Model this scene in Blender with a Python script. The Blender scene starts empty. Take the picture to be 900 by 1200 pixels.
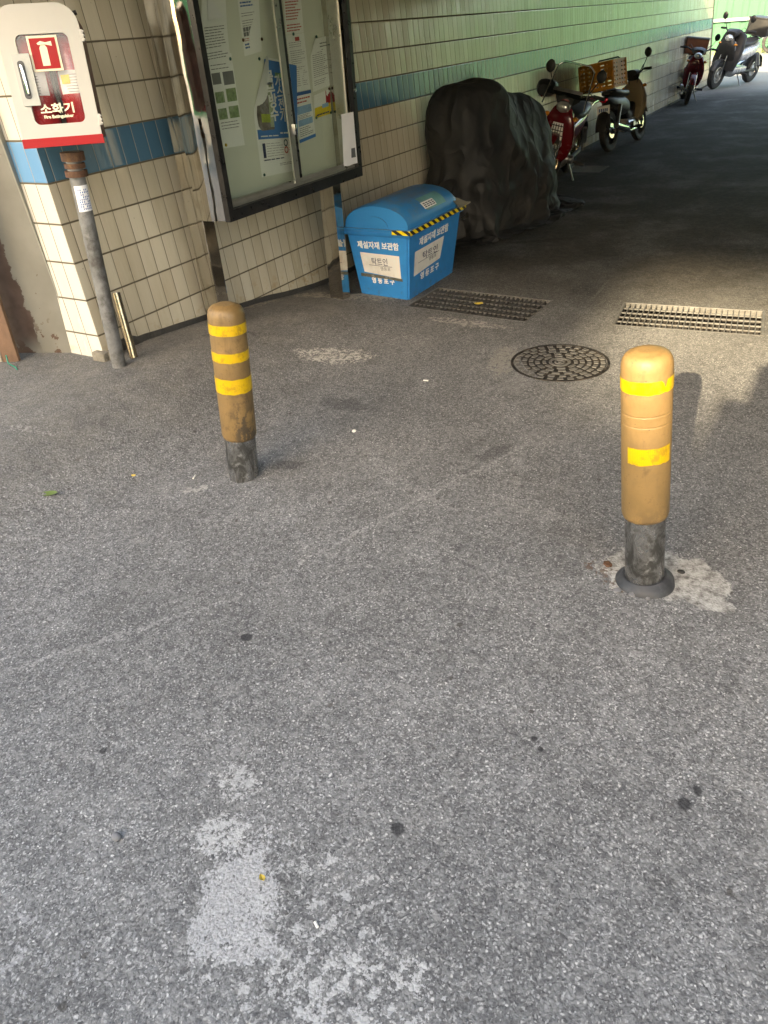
import bpy, bmesh, math, random
import numpy as np
from mathutils import Vector, Matrix, noise
from mathutils.geometry import delaunay_2d_cdt
random.seed(7); rnd = random.random
R_ = math.radians
scene = bpy.context.scene
C = scene.collection

# ---------------------------------------------------------------- camera
CAM_H = 1.65
F = 872.0; PP = (450.0, 600.0)
ROT = np.array([[0.49589902, -0.50315902, 0.7077536], [-0.86569525, -0.22240482, 0.44845047], [-0.06823409, -0.83508508, -0.54587271]])
cd = bpy.data.cameras.new('camera'); cam = bpy.data.objects.new('camera', cd); C.objects.link(cam)
cd.sensor_fit = 'VERTICAL'; cd.sensor_height = 24; cd.sensor_width = 18; cd.lens = F / 1200 * 24
cd.clip_start = 0.05; cd.clip_end = 900
m3 = Matrix([[ROT[r][0], -ROT[r][1], -ROT[r][2]] for r in range(3)])
mw = m3.to_4x4(); mw.translation = Vector((0, 0, CAM_H)); cam.matrix_world = mw
scene.camera = cam

# ---------------------------------------------------------------- light
SUN_EL = 24.2
sd = Vector((0.9976 * math.cos(R_(SUN_EL)), 0.0686 * math.cos(R_(SUN_EL)), -math.sin(R_(SUN_EL))))
w = bpy.data.worlds.new('World'); scene.world = w; w.use_nodes = True
nt = w.node_tree; nt.nodes.clear()
sk = nt.nodes.new('ShaderNodeTexSky'); sk.sky_type = 'NISHITA'; sk.sun_disc = False
sk.sun_elevation = R_(SUN_EL); sk.sun_rotation = math.atan2(-sd.x, -sd.y); sk.dust_density = 2.5; sk.air_density = 1.0; sk.ozone_density = 1.0
bg = nt.nodes.new('ShaderNodeBackground'); bg.inputs[1].default_value = 0.15
wo = nt.nodes.new('ShaderNodeOutputWorld'); nt.links.new(sk.outputs[0], bg.inputs[0]); nt.links.new(bg.outputs[0], wo.inputs[0])
sl = bpy.data.lights.new('sun', 'SUN'); sl.energy = 3.2; sl.angle = R_(0.5); sl.color = (1.0, 0.90, 0.70)
so = bpy.data.objects.new('sun', sl); C.objects.link(so); so.location = (-10, 0, 20)
so.rotation_euler = (-sd).to_track_quat('Z', 'Y').to_euler()
scene.view_settings.view_transform = 'Standard'; scene.view_settings.look = 'None'
scene.view_settings.exposure = 2.85; scene.view_settings.gamma = 1.0
scene.view_settings.use_white_balance = True; scene.view_settings.white_balance_temperature = 8200; scene.view_settings.white_balance_tint = 10
scene.render.engine = 'CYCLES'
scene.cycles.max_bounces = 8; scene.cycles.diffuse_bounces = 5; scene.cycles.glossy_bounces = 4
scene.cycles.transparent_max_bounces = 12; scene.cycles.use_denoising = True
scene.cycles.sample_clamp_indirect = 6

# ---------------------------------------------------------------- photo geometry: a pixel's ray meets a world plane
def ray(p):
    v = np.array([p[0] - PP[0], p[1] - PP[1], F]); v /= np.linalg.norm(v); return ROT @ v
CAMP = np.array([0, 0, CAM_H])
def onp(p, p0, n):
    r = ray(p); n = np.array(n, float); t = np.dot(np.array(p0, float) - CAMP, n) / np.dot(r, n); return Vector(CAMP + t * r)
def sstep(a, b, x):
    t = min(max((x - a) / (b - a), 0), 1); return t * t * (3 - 2 * t)
def height(x, y):
    a = float(np.interp(x, [2.87, 3.42, 3.93, 4.37, 4.85], [.2, .155, .108, .04, 0]))
    h = a * sstep(2.35, 3.15, y)
    if -1 < x < 7 and -2 < y < 3.6:
        h += 0.006 * noise.noise(Vector((x * 1.3, y * 1.3, 0))) * min(1, (x + 1)) * min(1, 7 - x)
        h += 0.006 * noise.noise(Vector((x * 1.6, y * 1.6, 3))) * sstep(2.6, 3.1, y) * (1 - sstep(4.2, 4.8, x)) * min(1, x + 1)
    return h
def gnd(p):
    z = 0
    for i in range(40):
        q = onp(p, (0, 0, z), (0, 0, 1)); z = .5 * z + .5 * height(q.x, q.y)
    return q

# ---------------------------------------------------------------- object helpers
def tag(o, label=None, cat=None, group=None, kind=None):
    if label: o['label'] = label
    if cat: o['category'] = cat
    if group: o['group'] = group
    if kind: o['kind'] = kind
    return o
def empty(name, loc, label, cat, group=None, rot=(0, 0, 0)):
    o = bpy.data.objects.new(name, None); C.objects.link(o); o.location = loc; o.rotation_euler = rot
    o.empty_display_size = .1
    return tag(o, label, cat, group)
class MB:
    def __init__(s): s.bm = bmesh.new(); s.uv = None
    def _x(s, vs, M):
        if M is not None:
            for v in vs: v.co = M @ v.co
    def box(s, c, size, rot=None, bevel=0, M=None):
        r = bmesh.ops.create_cube(s.bm, size=1); vs = r['verts']
        for v in vs: v.co = Vector((v.co.x * size[0], v.co.y * size[1], v.co.z * size[2]))
        if bevel:
            es = list({e for v in vs for e in v.link_edges})
            rr = bmesh.ops.bevel(s.bm, geom=es, offset=bevel, segments=2, affect='EDGES', profile=.6)
            vs = list({v for f in rr['faces'] for v in f.verts} | {v for v in vs if v.is_valid})
            vs = [v for v in vs if v.is_valid]
        if rot is not None:
            Q = rot if isinstance(rot, Matrix) else Matrix.Rotation(rot, 3, 'Z')
            for v in vs: v.co = Q @ v.co
        for v in vs: v.co += Vector(c)
        s._x(vs, M); return vs
    def tube(s, path, r, n=10, M=None, cap=True):
        path = [Vector(p) for p in path]; rs = r if isinstance(r, (list, tuple)) else [r] * len(path)
        rings = []; up = None
        for i, p in enumerate(path):
            d = (path[min(i + 1, len(path) - 1)] - path[max(i - 1, 0)]).normalized()
            if up is None: up = Vector((0, 0, 1)) if abs(d.z) < .9 else Vector((1, 0, 0))
            a = d.cross(up).normalized(); b = a.cross(d).normalized(); up = b
            rings.append([s.bm.verts.new(p + (a * math.cos(2 * math.pi * k / n) + b * math.sin(2 * math.pi * k / n)) * rs[i]) for k in range(n)])
        for i in range(len(rings) - 1):
            for k in range(n):
                s.bm.faces.new((rings[i][k], rings[i][(k + 1) % n], rings[i + 1][(k + 1) % n], rings[i + 1][k]))
        if cap: s.bm.faces.new(rings[0][::-1]); s.bm.faces.new(rings[-1])
        vs = [v for g in rings for v in g]; s._x(vs, M); return vs
    def lathe(s, prof, n=32, M=None, closed=False):   # profile of (r, h) about Z
        rings = []
        for (r, h) in prof:
            if r < 1e-6: rings.append([s.bm.verts.new((0, 0, h))])
            else: rings.append([s.bm.verts.new((r * math.cos(2 * math.pi * k / n), r * math.sin(2 * math.pi * k / n), h)) for k in range(n)])
        idx = list(range(len(rings) - 1)); pairs = [(i, i + 1) for i in idx]
        if closed: pairs.append((len(rings) - 1, 0))
        for i, j in pairs:
            A, B = rings[i], rings[j]
            for k in range(n):
                k2 = (k + 1) % n
                if len(A) == 1 and len(B) == 1: continue
                if len(A) == 1: s.bm.faces.new((A[0], B[k2], B[k]))
                elif len(B) == 1: s.bm.faces.new((A[k], A[k2], B[0]))
                else: s.bm.faces.new((A[k], A[k2], B[k2], B[k]))
        vs = [v for g in rings for v in g]; s._x(vs, M); return vs
    def prism(s, pts, d, M=None):     # polygon of 3D points, extruded by vector d
        d = Vector(d); a = [s.bm.verts.new(Vector(p)) for p in pts]; b = [s.bm.verts.new(Vector(p) + d) for p in pts]
        s.bm.faces.new(a[::-1]); s.bm.faces.new(b)
        for i in range(len(a)):
            j = (i + 1) % len(a); s.bm.faces.new((a[i], a[j], b[j], b[i]))
        s._x(a + b, M); return a + b
    def loft(s, st, n=16, M=None, pw=2.6):   # stations (x, z, half width, half height[, tilt]) : rounded body in the XZ plane
        rings = []
        for q in st:
            x, z, hw, hh = q[:4]; t = q[4] if len(q) > 4 else 0
            g = []
            for k in range(n):
                a = 2 * math.pi * k / n; cx, sx = math.cos(a), math.sin(a)
                yy = hw * math.copysign(abs(cx) ** (2 / pw), cx); hz = hh * math.copysign(abs(sx) ** (2 / pw), sx)
                g.append(s.bm.verts.new((x - hz * math.sin(t), yy, z + hz * math.cos(t))))
            rings.append(g)
        for i in range(len(rings) - 1):
            for k in range(n):
                s.bm.faces.new((rings[i][k], rings[i][(k + 1) % n], rings[i + 1][(k + 1) % n], rings[i + 1][k]))
        s.bm.faces.new(rings[0][::-1]); s.bm.faces.new(rings[-1])
        vs = [v for g in rings for v in g]; s._x(vs, M); return vs
    def ell(s, c, r, M=None, rot=None, sub=2):
        q = bmesh.ops.create_icosphere(s.bm, subdivisions=sub, radius=1)['verts']
        for v in q:
            v.co = Vector((v.co.x * r[0], v.co.y * r[1], v.co.z * r[2]))
            if rot is not None: v.co = rot @ v.co
            v.co += Vector(c)
        s._x(q, M); return q
    def sheet(s, P, nu, nv, wob=0, thick=0, curl=None):   # bilinear sheet between four corners
        P = [Vector(p) for p in P]; nrm = (P[1] - P[0]).cross(P[3] - P[0]).normalized(); g = []
        for j in range(nv + 1):
            row = []
            for i in range(nu + 1):
                u, v = i / nu, j / nv
                p = (P[0] * (1 - u) + P[1] * u) * (1 - v) + (P[3] * (1 - u) + P[2] * u) * v
                if wob: p = p + nrm * wob * (noise.noise(p * 7) + .6 * math.sin(u * 5 + v * 2))
                if curl: p = curl(p, u, v, nrm)
                row.append(s.bm.verts.new(p))
            g.append(row)
        for j in range(nv):
            for i in range(nu): s.bm.faces.new((g[j][i], g[j][i + 1], g[j + 1][i + 1], g[j + 1][i]))
    def build(s, name, mat, parent=None, smooth=True, angle=40):
        bmesh.ops.recalc_face_normals(s.bm, faces=s.bm.faces)
        me = bpy.data.meshes.new(name); s.bm.to_mesh(me); s.bm.free(); me.materials.append(mat)
        if smooth:
            me.shade_smooth()
            try: me.set_sharp_from_angle(angle=R_(angle))
            except Exception: pass
        o = bpy.data.objects.new(name, me); C.objects.link(o); o.parent = parent; return o

# ---------------------------------------------------------------- node helpers
class NT:
    def __init__(s, name):
        s.m = bpy.data.materials.new(name); s.m.use_nodes = True; s.t = s.m.node_tree; s.t.nodes.clear()
        s.out = s.t.nodes.new('ShaderNodeOutputMaterial'); s.b = s.t.nodes.new('ShaderNodeBsdfPrincipled')
        s.t.links.new(s.b.outputs[0], s.out.inputs[0])
    def put(s, sock, v):
        if hasattr(v, 'is_output') or isinstance(v, bpy.types.NodeSocket): s.t.links.new(v, sock)
        else:
            if sock.type == 'RGBA' and len(v) == 3: v = (*v, 1)
            sock.default_value = v
    def math(s, op, a, b=0.0, c=None, clamp=False):
        n = s.t.nodes.new('ShaderNodeMath'); n.operation = op; n.use_clamp = clamp; s.put(n.inputs[0], a); s.put(n.inputs[1], b)
        if c is not None: s.put(n.inputs[2], c)
        return n.outputs[0]
    def vmath(s, op, a, b=(0, 0, 0), out=0):
        n = s.t.nodes.new('ShaderNodeVectorMath'); n.operation = op; s.put(n.inputs[0], a)
        if op == 'SCALE': s.put(n.inputs['Scale'], b)
        else: s.put(n.inputs[1], b)
        return n.outputs[out]
    def mapping(s, v, loc=(0, 0, 0), rot=(0, 0, 0), scale=(1, 1, 1), typ='POINT'):
        n = s.t.nodes.new('ShaderNodeMapping'); n.vector_type = typ; s.put(n.inputs[0], v); n.inputs[1].default_value = loc; n.inputs[2].default_value = rot; n.inputs[3].default_value = scale; return n.outputs[0]
    def coord(s, k='Object'): 
        if not hasattr(s, 'tc'): s.tc = s.t.nodes.new('ShaderNodeTexCoord')
        return s.tc.outputs[k]
    def noise(s, v, scale, detail=2, rough=.5, dist=0, out=0):
        n = s.t.nodes.new('ShaderNodeTexNoise'); s.put(n.inputs['Vector'], v); n.inputs['Scale'].default_value = scale; n.inputs['Detail'].default_value = detail
        n.inputs['Roughness'].default_value = rough; n.inputs['Distortion'].default_value = dist; return n.outputs[out]
    def voro(s, v, scale, feat='F1', out='Distance', rand=1):
        n = s.t.nodes.new('ShaderNodeTexVoronoi'); n.feature = feat; s.put(n.inputs['Vector'], v); n.inputs['Scale'].default_value = scale; n.inputs['Randomness'].default_value = rand; return n.outputs[out]
    def ramp(s, v, a, b, lo=0.0, hi=1.0, smooth=True):
        n = s.t.nodes.new('ShaderNodeMapRange'); n.interpolation_type = 'SMOOTHSTEP' if smooth else 'LINEAR'; s.put(n.inputs[0], v)
        n.inputs[1].default_value = a; n.inputs[2].default_value = b; n.inputs[3].default_value = lo; n.inputs[4].default_value = hi; return n.outputs[0]
    def mix(s, f, a, b, mode='MIX'):
        n = s.t.nodes.new('ShaderNodeMix'); n.data_type = 'RGBA'; n.blend_type = mode; s.put(n.inputs[0], f); s.put(n.inputs[6], a); s.put(n.inputs[7], b); return n.outputs[2]
    def sep(s, v):
        n = s.t.nodes.new('ShaderNodeSeparateXYZ'); s.put(n.inputs[0], v); return n.outputs
    def comb(s, x, y, z=0.0):
        n = s.t.nodes.new('ShaderNodeCombineXYZ'); s.put(n.inputs[0], x); s.put(n.inputs[1], y); s.put(n.inputs[2], z); return n.outputs[0]
    def white(s, v, out='Value'):
        n = s.t.nodes.new('ShaderNodeTexWhiteNoise'); s.put(n.inputs['Vector'], v); return n.outputs[out]
    def bump(s, h, dist, strength=1.0, normal=None):
        n = s.t.nodes.new('ShaderNodeBump'); s.put(n.inputs['Height'], h); n.inputs['Distance'].default_value = dist; n.inputs['Strength'].default_value = strength
        if normal is not None: s.put(n.inputs['Normal'], normal)
        return n.outputs[0]
    def set(s, **k):
        nm = dict(color='Base Color', rough='Roughness', metal='Metallic', normal='Normal', spec='Specular IOR Level', coat='Coat Weight', alpha='Alpha', emit='Emission Color', es='Emission Strength', trans='Transmission Weight')
        for a, v in k.items(): s.put(s.b.inputs[nm[a]], v)
        return s.m
def mat(name, col, rough=.5, metal=0.0, var=.12, dirt=0.0, dcol=(.05, .045, .04), scale=12, bump=0.0, coat=0.0, spec=.5):
    t = NT(name); v = t.coord()
    n = t.noise(v, scale, 5, .6); k = t.ramp(n, .25, .75, 1 - var, 1 + var, False)
    c = t.vmath('SCALE', (*col[:3],), k)
    if dirt:
        d = t.math('MULTIPLY', t.ramp(t.noise(v, scale * .45, 8, .72), .45, .68), dirt); c = t.mix(d, c, dcol)
    t.set(color=c, rough=t.ramp(n, .2, .8, max(rough - .08, .02), min(rough + .1, 1), False), metal=metal, coat=coat, spec=spec)
    if bump: t.set(normal=t.bump(t.noise(v, scale * 4, 4), bump))
    return t.m

M = {}
M['black'] = mat('black paint', (.012, .012, .013), .3, 0, .2, .3, (.06, .055, .05), 20)
M['blackplastic'] = mat('black plastic', (.018, .018, .018), .45, 0, .2, .4, (.05, .045, .04), 15)
M['rubber'] = mat('tyre rubber', (.016, .016, .016), .75, 0, .2, .5, (.07, .065, .055), 25, .002)
M['steel'] = mat('worn steel', (.42, .42, .42), .32, .9, .25, .5, (.12, .11, .10), 9, .0006)
M['galv'] = mat('galvanised pole', (.20, .20, .195), .5, .4, .4, .9, (.075, .068, .06), 16, .003)
M['chrome'] = mat('chrome', (.75, .75, .74), .12, 1, .05)
M['alu'] = mat('aluminium', (.62, .60, .55), .3, .85, .08, .2, (.3, .27, .22))
M['whitepaint'] = mat('white paint', (.47, .46, .43), .45, 0, .04, .12, (.55, .5, .42), 6)
M['redpaint'] = mat('red paint', (.36, .008, .012), .5, 0, .06, 0, scale=8, spec=.25)
M['mred'] = mat('motorcycle red', (.12, .006, .010), .22, 0, .1, .15, (.05, .04, .04), 8, coat=.5)
M['silver'] = mat('silver panel', (.55, .55, .56), .25, .5, .08)
M['cream'] = mat('cream plastic', (.20, .155, .095), .5, 0, .1, .3, (.15, .12, .09))
M['greyplastic'] = mat('grey plastic', (.10, .10, .11), .5)
M['seat'] = mat('seat vinyl', (.02, .02, .022), .45, 0, .2, .3, (.06, .06, .06), 10)
M['orange'] = mat('orange crate plastic', (.66, .26, .03), .5, 0, .12, .35, (.15, .08, .03), 14)
M['brownbox'] = mat('brown box', (.24, .075, .03), .5, 0, .15, .3, (.06, .03, .02))
M['tail'] = mat('tail lamp lens', (.75, .02, .06), .15, 0, .05)
M['amber'] = mat('amber lens', (.7, .25, .03), .2)
M['lens'] = mat('headlight lens', (.65, .66, .64), .08, .6, .05)
M['rust'] = mat('rusty clamp', (.11, .055, .032), .7, .3, .4, .6, (.30, .16, .07), 30, .002)
M['wood'] = mat('weathered wood', (.15, .085, .05), .75, 0, .3, .5, (.07, .05, .04), 8, .003)
M['green'] = mat('green fence sheet', (.052, .140, .082), .9, 0, .06, .1, (.06, .12, .08), 1, spec=.08)
M['fencepost'] = mat('pale fence post', (.16, .19, .20), .7, 0)
M['concrete'] = mat('dark concrete', (.085, .08, .07), .85, 0, .2, .4, (.05, .047, .04), 2, .004)
M['paleconcrete'] = mat('pale concrete', (.22, .22, .20), .85, 0, .08, .2, (.35, .34, .3), 2, .002)
M['blockwall'] = mat('blocker wall', (.50, .48, .44), .8, 0, .1)
M['winglass'] = mat('window glass', (.05, .06, .07), .1)
M['stain'] = mat('iron', (.030, .027, .025), .55, .5, .3, .5, (.16, .13, .10), 30, .001)
M['grate'] = mat('grate steel', (.125, .122, .115), .55, .2, .3, .6, (.09, .075, .06), 20, .001)
M['pit'] = mat('pit dirt', (.012, .010, .009), .95, 0, .4)
M['cushion'] = mat('silt', (.03, .025, .02), .95, 0, .5, .5, (.09, .07, .045), 20)
M['pebble'] = mat('stone', (.16, .16, .165), .8, 0, .3)
M['leaf'] = mat('leaf', (.10, .15, .03), .6, 0, .2)
M['yleaf'] = mat('yellowed leaf', (.45, .33, .05), .6, 0, .2)
M['butt'] = mat('white scrap', (.7, .68, .62), .8, 0, .1)
M['letterwhite'] = mat('white lettering', (.80, .80, .78), .5, 0, .08)
M['letterdark'] = mat('dark lettering', (.035, .045, .10), .6)
M['ink'] = mat('grey print', (.20, .20, .20), .7)
M['redink'] = mat('red print', (.5, .08, .06), .7)
M['blueink'] = mat('blue print', (.035, .12, .34), .7)
M['blueprint'] = mat('poster blue', (.055, .20, .50), .6, 0, .12, scale=3)
M['paleblue'] = mat('pale blue print', (.25, .42, .62), .7, 0, .2, scale=30)
M['yellowprint'] = mat('yellow print', (.75, .55, .03), .6)
M['paper'] = mat('paper', (.84, .84, .81), .75, 0, .04, scale=5)
M['paperwhite'] = mat('white paper', (.80, .79, .80), .75, 0, .03)
M['boardback'] = mat('board back', (.66, .67, .58), .6, 0, .05, scale=3)
M['greenpin'] = mat('green pin', (.02, .10, .09), .4)
M['yellowpin'] = mat('yellow pin', (.6, .42, .05), .4)
M['cream2'] = mat('cream marking', (.80, .74, .55), .5)
M['extred'] = mat('extinguisher red', (.42, .012, .014), .25, 0, .06, coat=.4)
M['cable'] = mat('cable', (.02, .02, .02), .5)
M['greenstring'] = mat('green string', (.02, .22, .15), .7)

def glass(name, tint=(1, 1, 1), amount=.93, rough=.02):
    t = NT(name); T = t.t; T.nodes.remove(t.b)
    tr = T.nodes.new('ShaderNodeBsdfTransparent'); tr.inputs[0].default_value = (*[c * amount for c in tint], 1)
    gl = T.nodes.new('ShaderNodeBsdfGlossy'); gl.inputs['Roughness'].default_value = rough
    ge = T.nodes.new('ShaderNodeNewGeometry'); dt = t.math('ABSOLUTE', t.vmath('DOT_PRODUCT', ge.outputs['Normal'], ge.outputs['Incoming'], out=1))
    fr = t.math('ADD', t.math('MULTIPLY', t.math('POWER', t.math('SUBTRACT', 1.0, dt), 5.0), .96), .04)
    mx = T.nodes.new('ShaderNodeMixShader'); T.links.new(fr, mx.inputs[0]); T.links.new(tr.outputs[0], mx.inputs[1]); T.links.new(gl.outputs[0], mx.inputs[2])
    T.links.new(mx.outputs[0], t.out.inputs[0]); return t.m
M['glass'] = glass('pane glass', (.97, 1, .97)); M['acrylic'] = glass('acrylic window', (.95, .93, .92), .9, .06)
M['wind'] = glass('windscreen plastic', (.85, .88, .84), .85, .1)

def stainless():
    t = NT('polished stainless'); v = t.coord()
    n = t.noise(t.mapping(v, scale=(3, 3, 1.2)), 2.2, 1.5, .5)
    t.set(color=t.mix(t.ramp(t.noise(v, 9, 5), .5, .8), (.56, .53, .48), (.42, .38, .32)), metal=1.0, rough=.06, normal=t.bump(n, .006, .6)); return t.m
M['mirror'] = stainless()
def plaster_pipe():
    t = NT('brushed brass coloured steel'); v = t.coord()
    t.set(color=(.42, .35, .25), metal=.9, rough=.25, normal=t.bump(t.noise(v, 20, 3), .003)); return t.m
M['pipe'] = plaster_pipe()

def tile_mat(front=False):
    t = NT('sky lit wall tile' if front else 'glazed wall tile'); uv = t.sep(t.coord('UV'))
    TU, TV = .0970, .1935
    U = t.math('DIVIDE', t.math('SUBTRACT', uv[0], 2.963), TU); V = t.math('DIVIDE', t.math('SUBTRACT', uv[1], 1.103), TV)
    iu, iv = t.math('FLOOR', U), t.math('FLOOR', V); fu, fv = t.math('FRACT', U), t.math('FRACT', V)
    fu = t.math('FRACT', t.math('ADD', fu, 1.0)); fv = t.math('FRACT', t.math('ADD', fv, 1.0))
    du = t.math('MULTIPLY', t.math('MINIMUM', fu, t.math('SUBTRACT', 1.0, fu)), TU); dv = t.math('MULTIPLY', t.math('MINIMUM', fv, t.math('SUBTRACT', 1.0, fv)), TV)
    eu = t.ramp(du, .0014, .0030); ev = t.ramp(dv, .0036, .0055)
    tilem = t.math('MULTIPLY', eu, ev)
    band = t.math('COMPARE', iv, 0.0, .5)
    rndc = t.white(t.comb(iu, iv, 0.0)); rndc2 = t.white(t.comb(iu, iv, 5.0), 'Color')
    v = t.comb(uv[0], uv[1], 0.0)
    stain = t.ramp(t.noise(t.mapping(v, scale=(3, .8, 1)), 2.0, 6, .6), .42, .75)
    base = t.mix(t.math('MULTIPLY', rndc, .9), (.50, .44, .33), (.61, .56, .44))
    base = t.mix(t.math('MULTIPLY', stain, .35), base, (.34, .28, .17))
    blue = t.mix(t.math('MULTIPLY', rndc, .6), (.065, .155, .23), (.095, .205, .29))
    if front: base = t.mix(.65, base, (.62, .61, .56)); blue = t.mix(.55, blue, (.16, .38, .66))  # skylight on the front face painted in: paler tile, brighter blue
    low = t.math('MULTIPLY', t.ramp(uv[1], .35, .08), t.ramp(t.noise(v, 14, 6, .7), .50, .66))
    base = t.mix(t.math('MULTIPLY', low, .6), base, (.36, .22, .09))
    spot = t.ramp(t.voro(v, 9), .035, .02)
    col = t.mix(band, base, blue); col = t.mix(t.math('MULTIPLY', spot, .6), col, (.12, .10, .08))
    gcol = t.mix(band, t.mix(t.ramp(t.noise(v, 5, 4), .3, .7), (.115, .095, .065), (.17, .145, .10)), (.30, .29, .24))
    hz = t.math('SUBTRACT', 1.0, ev)
    gcol = t.mix(hz, gcol, (.125, .105, .07))
    col = t.mix(tilem, gcol, col)
    # slight pillow and waviness per tile: vertical streaks in the reflections
    pil = t.math('MULTIPLY', t.ramp(du, 0, .018), t.ramp(dv, 0, .012))
    tilt = t.math('MULTIPLY', t.math('SUBTRACT', t.sep(rndc2)[0], .5), t.math('SUBTRACT', fu, .5))
    tilt2 = t.math('MULTIPLY', t.math('SUBTRACT', t.sep(rndc2)[1], .5), t.math('SUBTRACT', fv, .5))
    h = t.math('ADD', t.math('MULTIPLY', pil, .8), t.math('ADD', t.math('MULTIPLY', tilt, 3.6), t.math('MULTIPLY', tilt2, 2.0)))
    wav = t.noise(t.mapping(v, scale=(60, 6, 1)), 1.0, 2)
    h = t.math('ADD', h, t.math('MULTIPLY', wav, .8))
    b = t.bump(h, .0012, .8)
    b2 = t.bump(tilem, .002, .6, b)
    t.set(color=col, rough=t.mix(tilem, (.9, .9, .9), t.mix(stain, (.15, .15, .15), (.32, .32, .32))), normal=b2, spec=.42); return t.m
M['tile'] = tile_mat(); M['tilelit'] = tile_mat(True)

def asphalt():
    t = NT('worn asphalt'); P = t.coord(); xyz = t.sep(P); v = t.comb(xyz[0], xyz[1], 0.0)
    wv = t.vmath('ADD', v, t.vmath('SCALE', t.noise(v, 90, 2, out=1), .006))
    big = t.noise(v, .9, 5, .6); mid = t.noise(v, 6, 5, .65); fine = t.noise(v, 130, 3, .7)
    wv = t.vmath('ADD', wv, t.vmath('SCALE', t.noise(v, 28, 3, out=1), .02))
    vor = t.voro(wv, 120, out='Color'); vd = t.voro(wv, 120); med = t.sep(t.voro(t.vmath('ADD', wv, t.vmath('SCALE', t.noise(v, 60, 3, .7, out=1), .03)), 70, out='Color'))[0]
    cell = t.sep(vor); cr = cell[0]; cg = cell[1]
    vor2 = t.voro(wv, 230, out='Color'); c2 = t.sep(vor2)[0]
    clump = t.ramp(t.noise(v, 34, 4, .7), .3, .7)
    col = t.mix(t.ramp(fine, .3, .7), (.095, .095, .096), (.175, .175, .173))
    col = t.mix(t.math('MULTIPLY', t.ramp(cr, .2, .95), t.ramp(clump, 0, 1, .15, .55)), col, (.235, .233, .228))
    col = t.mix(t.math('MULTIPLY', t.ramp(cg, .90, .96), t.ramp(vd, .50, .25)), col, (.52, .51, .49))
    col = t.mix(t.math('MULTIPLY', t.ramp(c2, .82, .94), .60), col, (.47, .47, .45))
    col = t.mix(t.math('MULTIPLY', t.ramp(c2, .20, .08), .6), col, (.04, .04, .041))
    col = t.mix(t.math('MULTIPLY', t.ramp(med, .55, .95), .45), col, (.26, .26, .252)); col = t.mix(t.math('MULTIPLY', t.ramp(med, .25, .02), .45), col, (.075, .074, .073))
    pits = t.ramp(t.noise(v, 60, 6, .78), .40, .31); col = t.mix(t.math('MULTIPLY', pits, .75), col, (.035, .034, .034))
    col = t.mix(t.math('MULTIPLY', t.ramp(vd, .5, .8), .30), col, (.05, .05, .052))
    dk = t.voro(t.vmath('ADD', v, t.vmath('SCALE', t.noise(v, 20, 3, out=1), .04)), 7.5); dkr = t.sep(t.voro(v, 7.5, out='Color'))[0]
    col = t.mix(t.math('MULTIPLY', t.math('MULTIPLY', t.ramp(dk, .085, .055), t.ramp(dkr, .40, .5)), .7), col, (.045, .04, .034))
    dk2 = t.voro(t.vmath('ADD', v, t.vmath('SCALE', t.noise(v, 40, 3, out=1), .03)), 19); col = t.mix(t.math('MULTIPLY', t.ramp(dk2, .10, .07), .6), col, (.055, .05, .045))
    smear = t.ramp(t.noise(t.mapping(v, rot=(0, 0, .5), scale=(.8, 2.2, 1)), 1.6, 7, .7), .50, .72); col = t.mix(t.math('MULTIPLY', smear, .38), col, (.072, .070, .067))
    dust = t.ramp(t.noise(v, 2.4, 8, .72), .54, .74); col = t.mix(t.math('MULTIPLY', dust, .30), col, (.30, .295, .28))
    grav = t.math('ADD', t.math('MULTIPLY', vd, -.6), t.math('MULTIPLY', fine, .5))
    k = t.math('MULTIPLY', t.ramp(big, .3, .7, .82, 1.16, False), t.ramp(mid, .25, .75, .84, 1.16, False))
    col = t.vmath('SCALE', col, k)
    smooth = 0.0
    def vec2(p): return (p.x, p.y, 0)
    ndis = t.vmath('SCALE', t.vmath('SUBTRACT', t.noise(v, 9, 7, .75, out=1), (.5, .5, .5)), 1.0)
    def blob(c, rx, ry, rot=0, rag=.5, soft=.3, holes=None, amount=1.0):
        q = t.mapping(t.vmath('ADD', v, t.vmath('SCALE', ndis, rag)), loc=(c[0], c[1], 0), rot=(0, 0, rot), scale=(rx, ry, 1), typ='TEXTURE')
        q = t.vmath('MULTIPLY', q, (1, 1, 0)); d = t.vmath('LENGTH', q, out=1)
        m = t.ramp(d, 1.0 + soft, 1.0 - soft)
        if holes: m = t.math('MULTIPLY', m, t.ramp(t.noise(v, holes[0], 6, .75), holes[1], holes[2])); m = t.ramp(t.math('ADD', m, t.math('MULTIPLY', t.math('SUBTRACT', grain, .5), 1.1)), .40, .62)
        return t.math('MULTIPLY', m, amount) if amount != 1 else m
    hf = t.vmath('SCALE', t.vmath('SUBTRACT', t.noise(v, 45, 4, .7, out=1), (.5, .5, .5)), .06); ndis = t.vmath('ADD', ndis, hf)
    grain = t.math('ADD', t.math('MULTIPLY', t.ramp(t.noise(v, 85, 5, .75), .3, .7, 0, 1, False), .6), t.math('MULTIPLY', cr, .4))
    def bl_px(p, q, wdt):  # blob spanning two pixels
        a, b = gnd(p), gnd(q); c = (a + b) / 2; d = b - a
        return (c.x, c.y), d.length / 2, wdt, math.atan2(d.y, d.x)
    # dust-brown old apron along the wall and towards the drain
    ap = t.ramp(t.math('ADD', xyz[1], t.math('MULTIPLY', t.sep(ndis)[0], .5)), 2.45, 3.0)
    ap = t.math('MULTIPLY', ap, t.ramp(xyz[0], 5.0, 4.3))
    apc = t.mix(t.ramp(t.noise(v, 5, 9, .8), .36, .66), (.085, .080, .072), (.20, .185, .155)); apc = t.mix(.45, apc, col)
    col = t.mix(t.math('MULTIPLY', ap, .85), col, apc)
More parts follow.
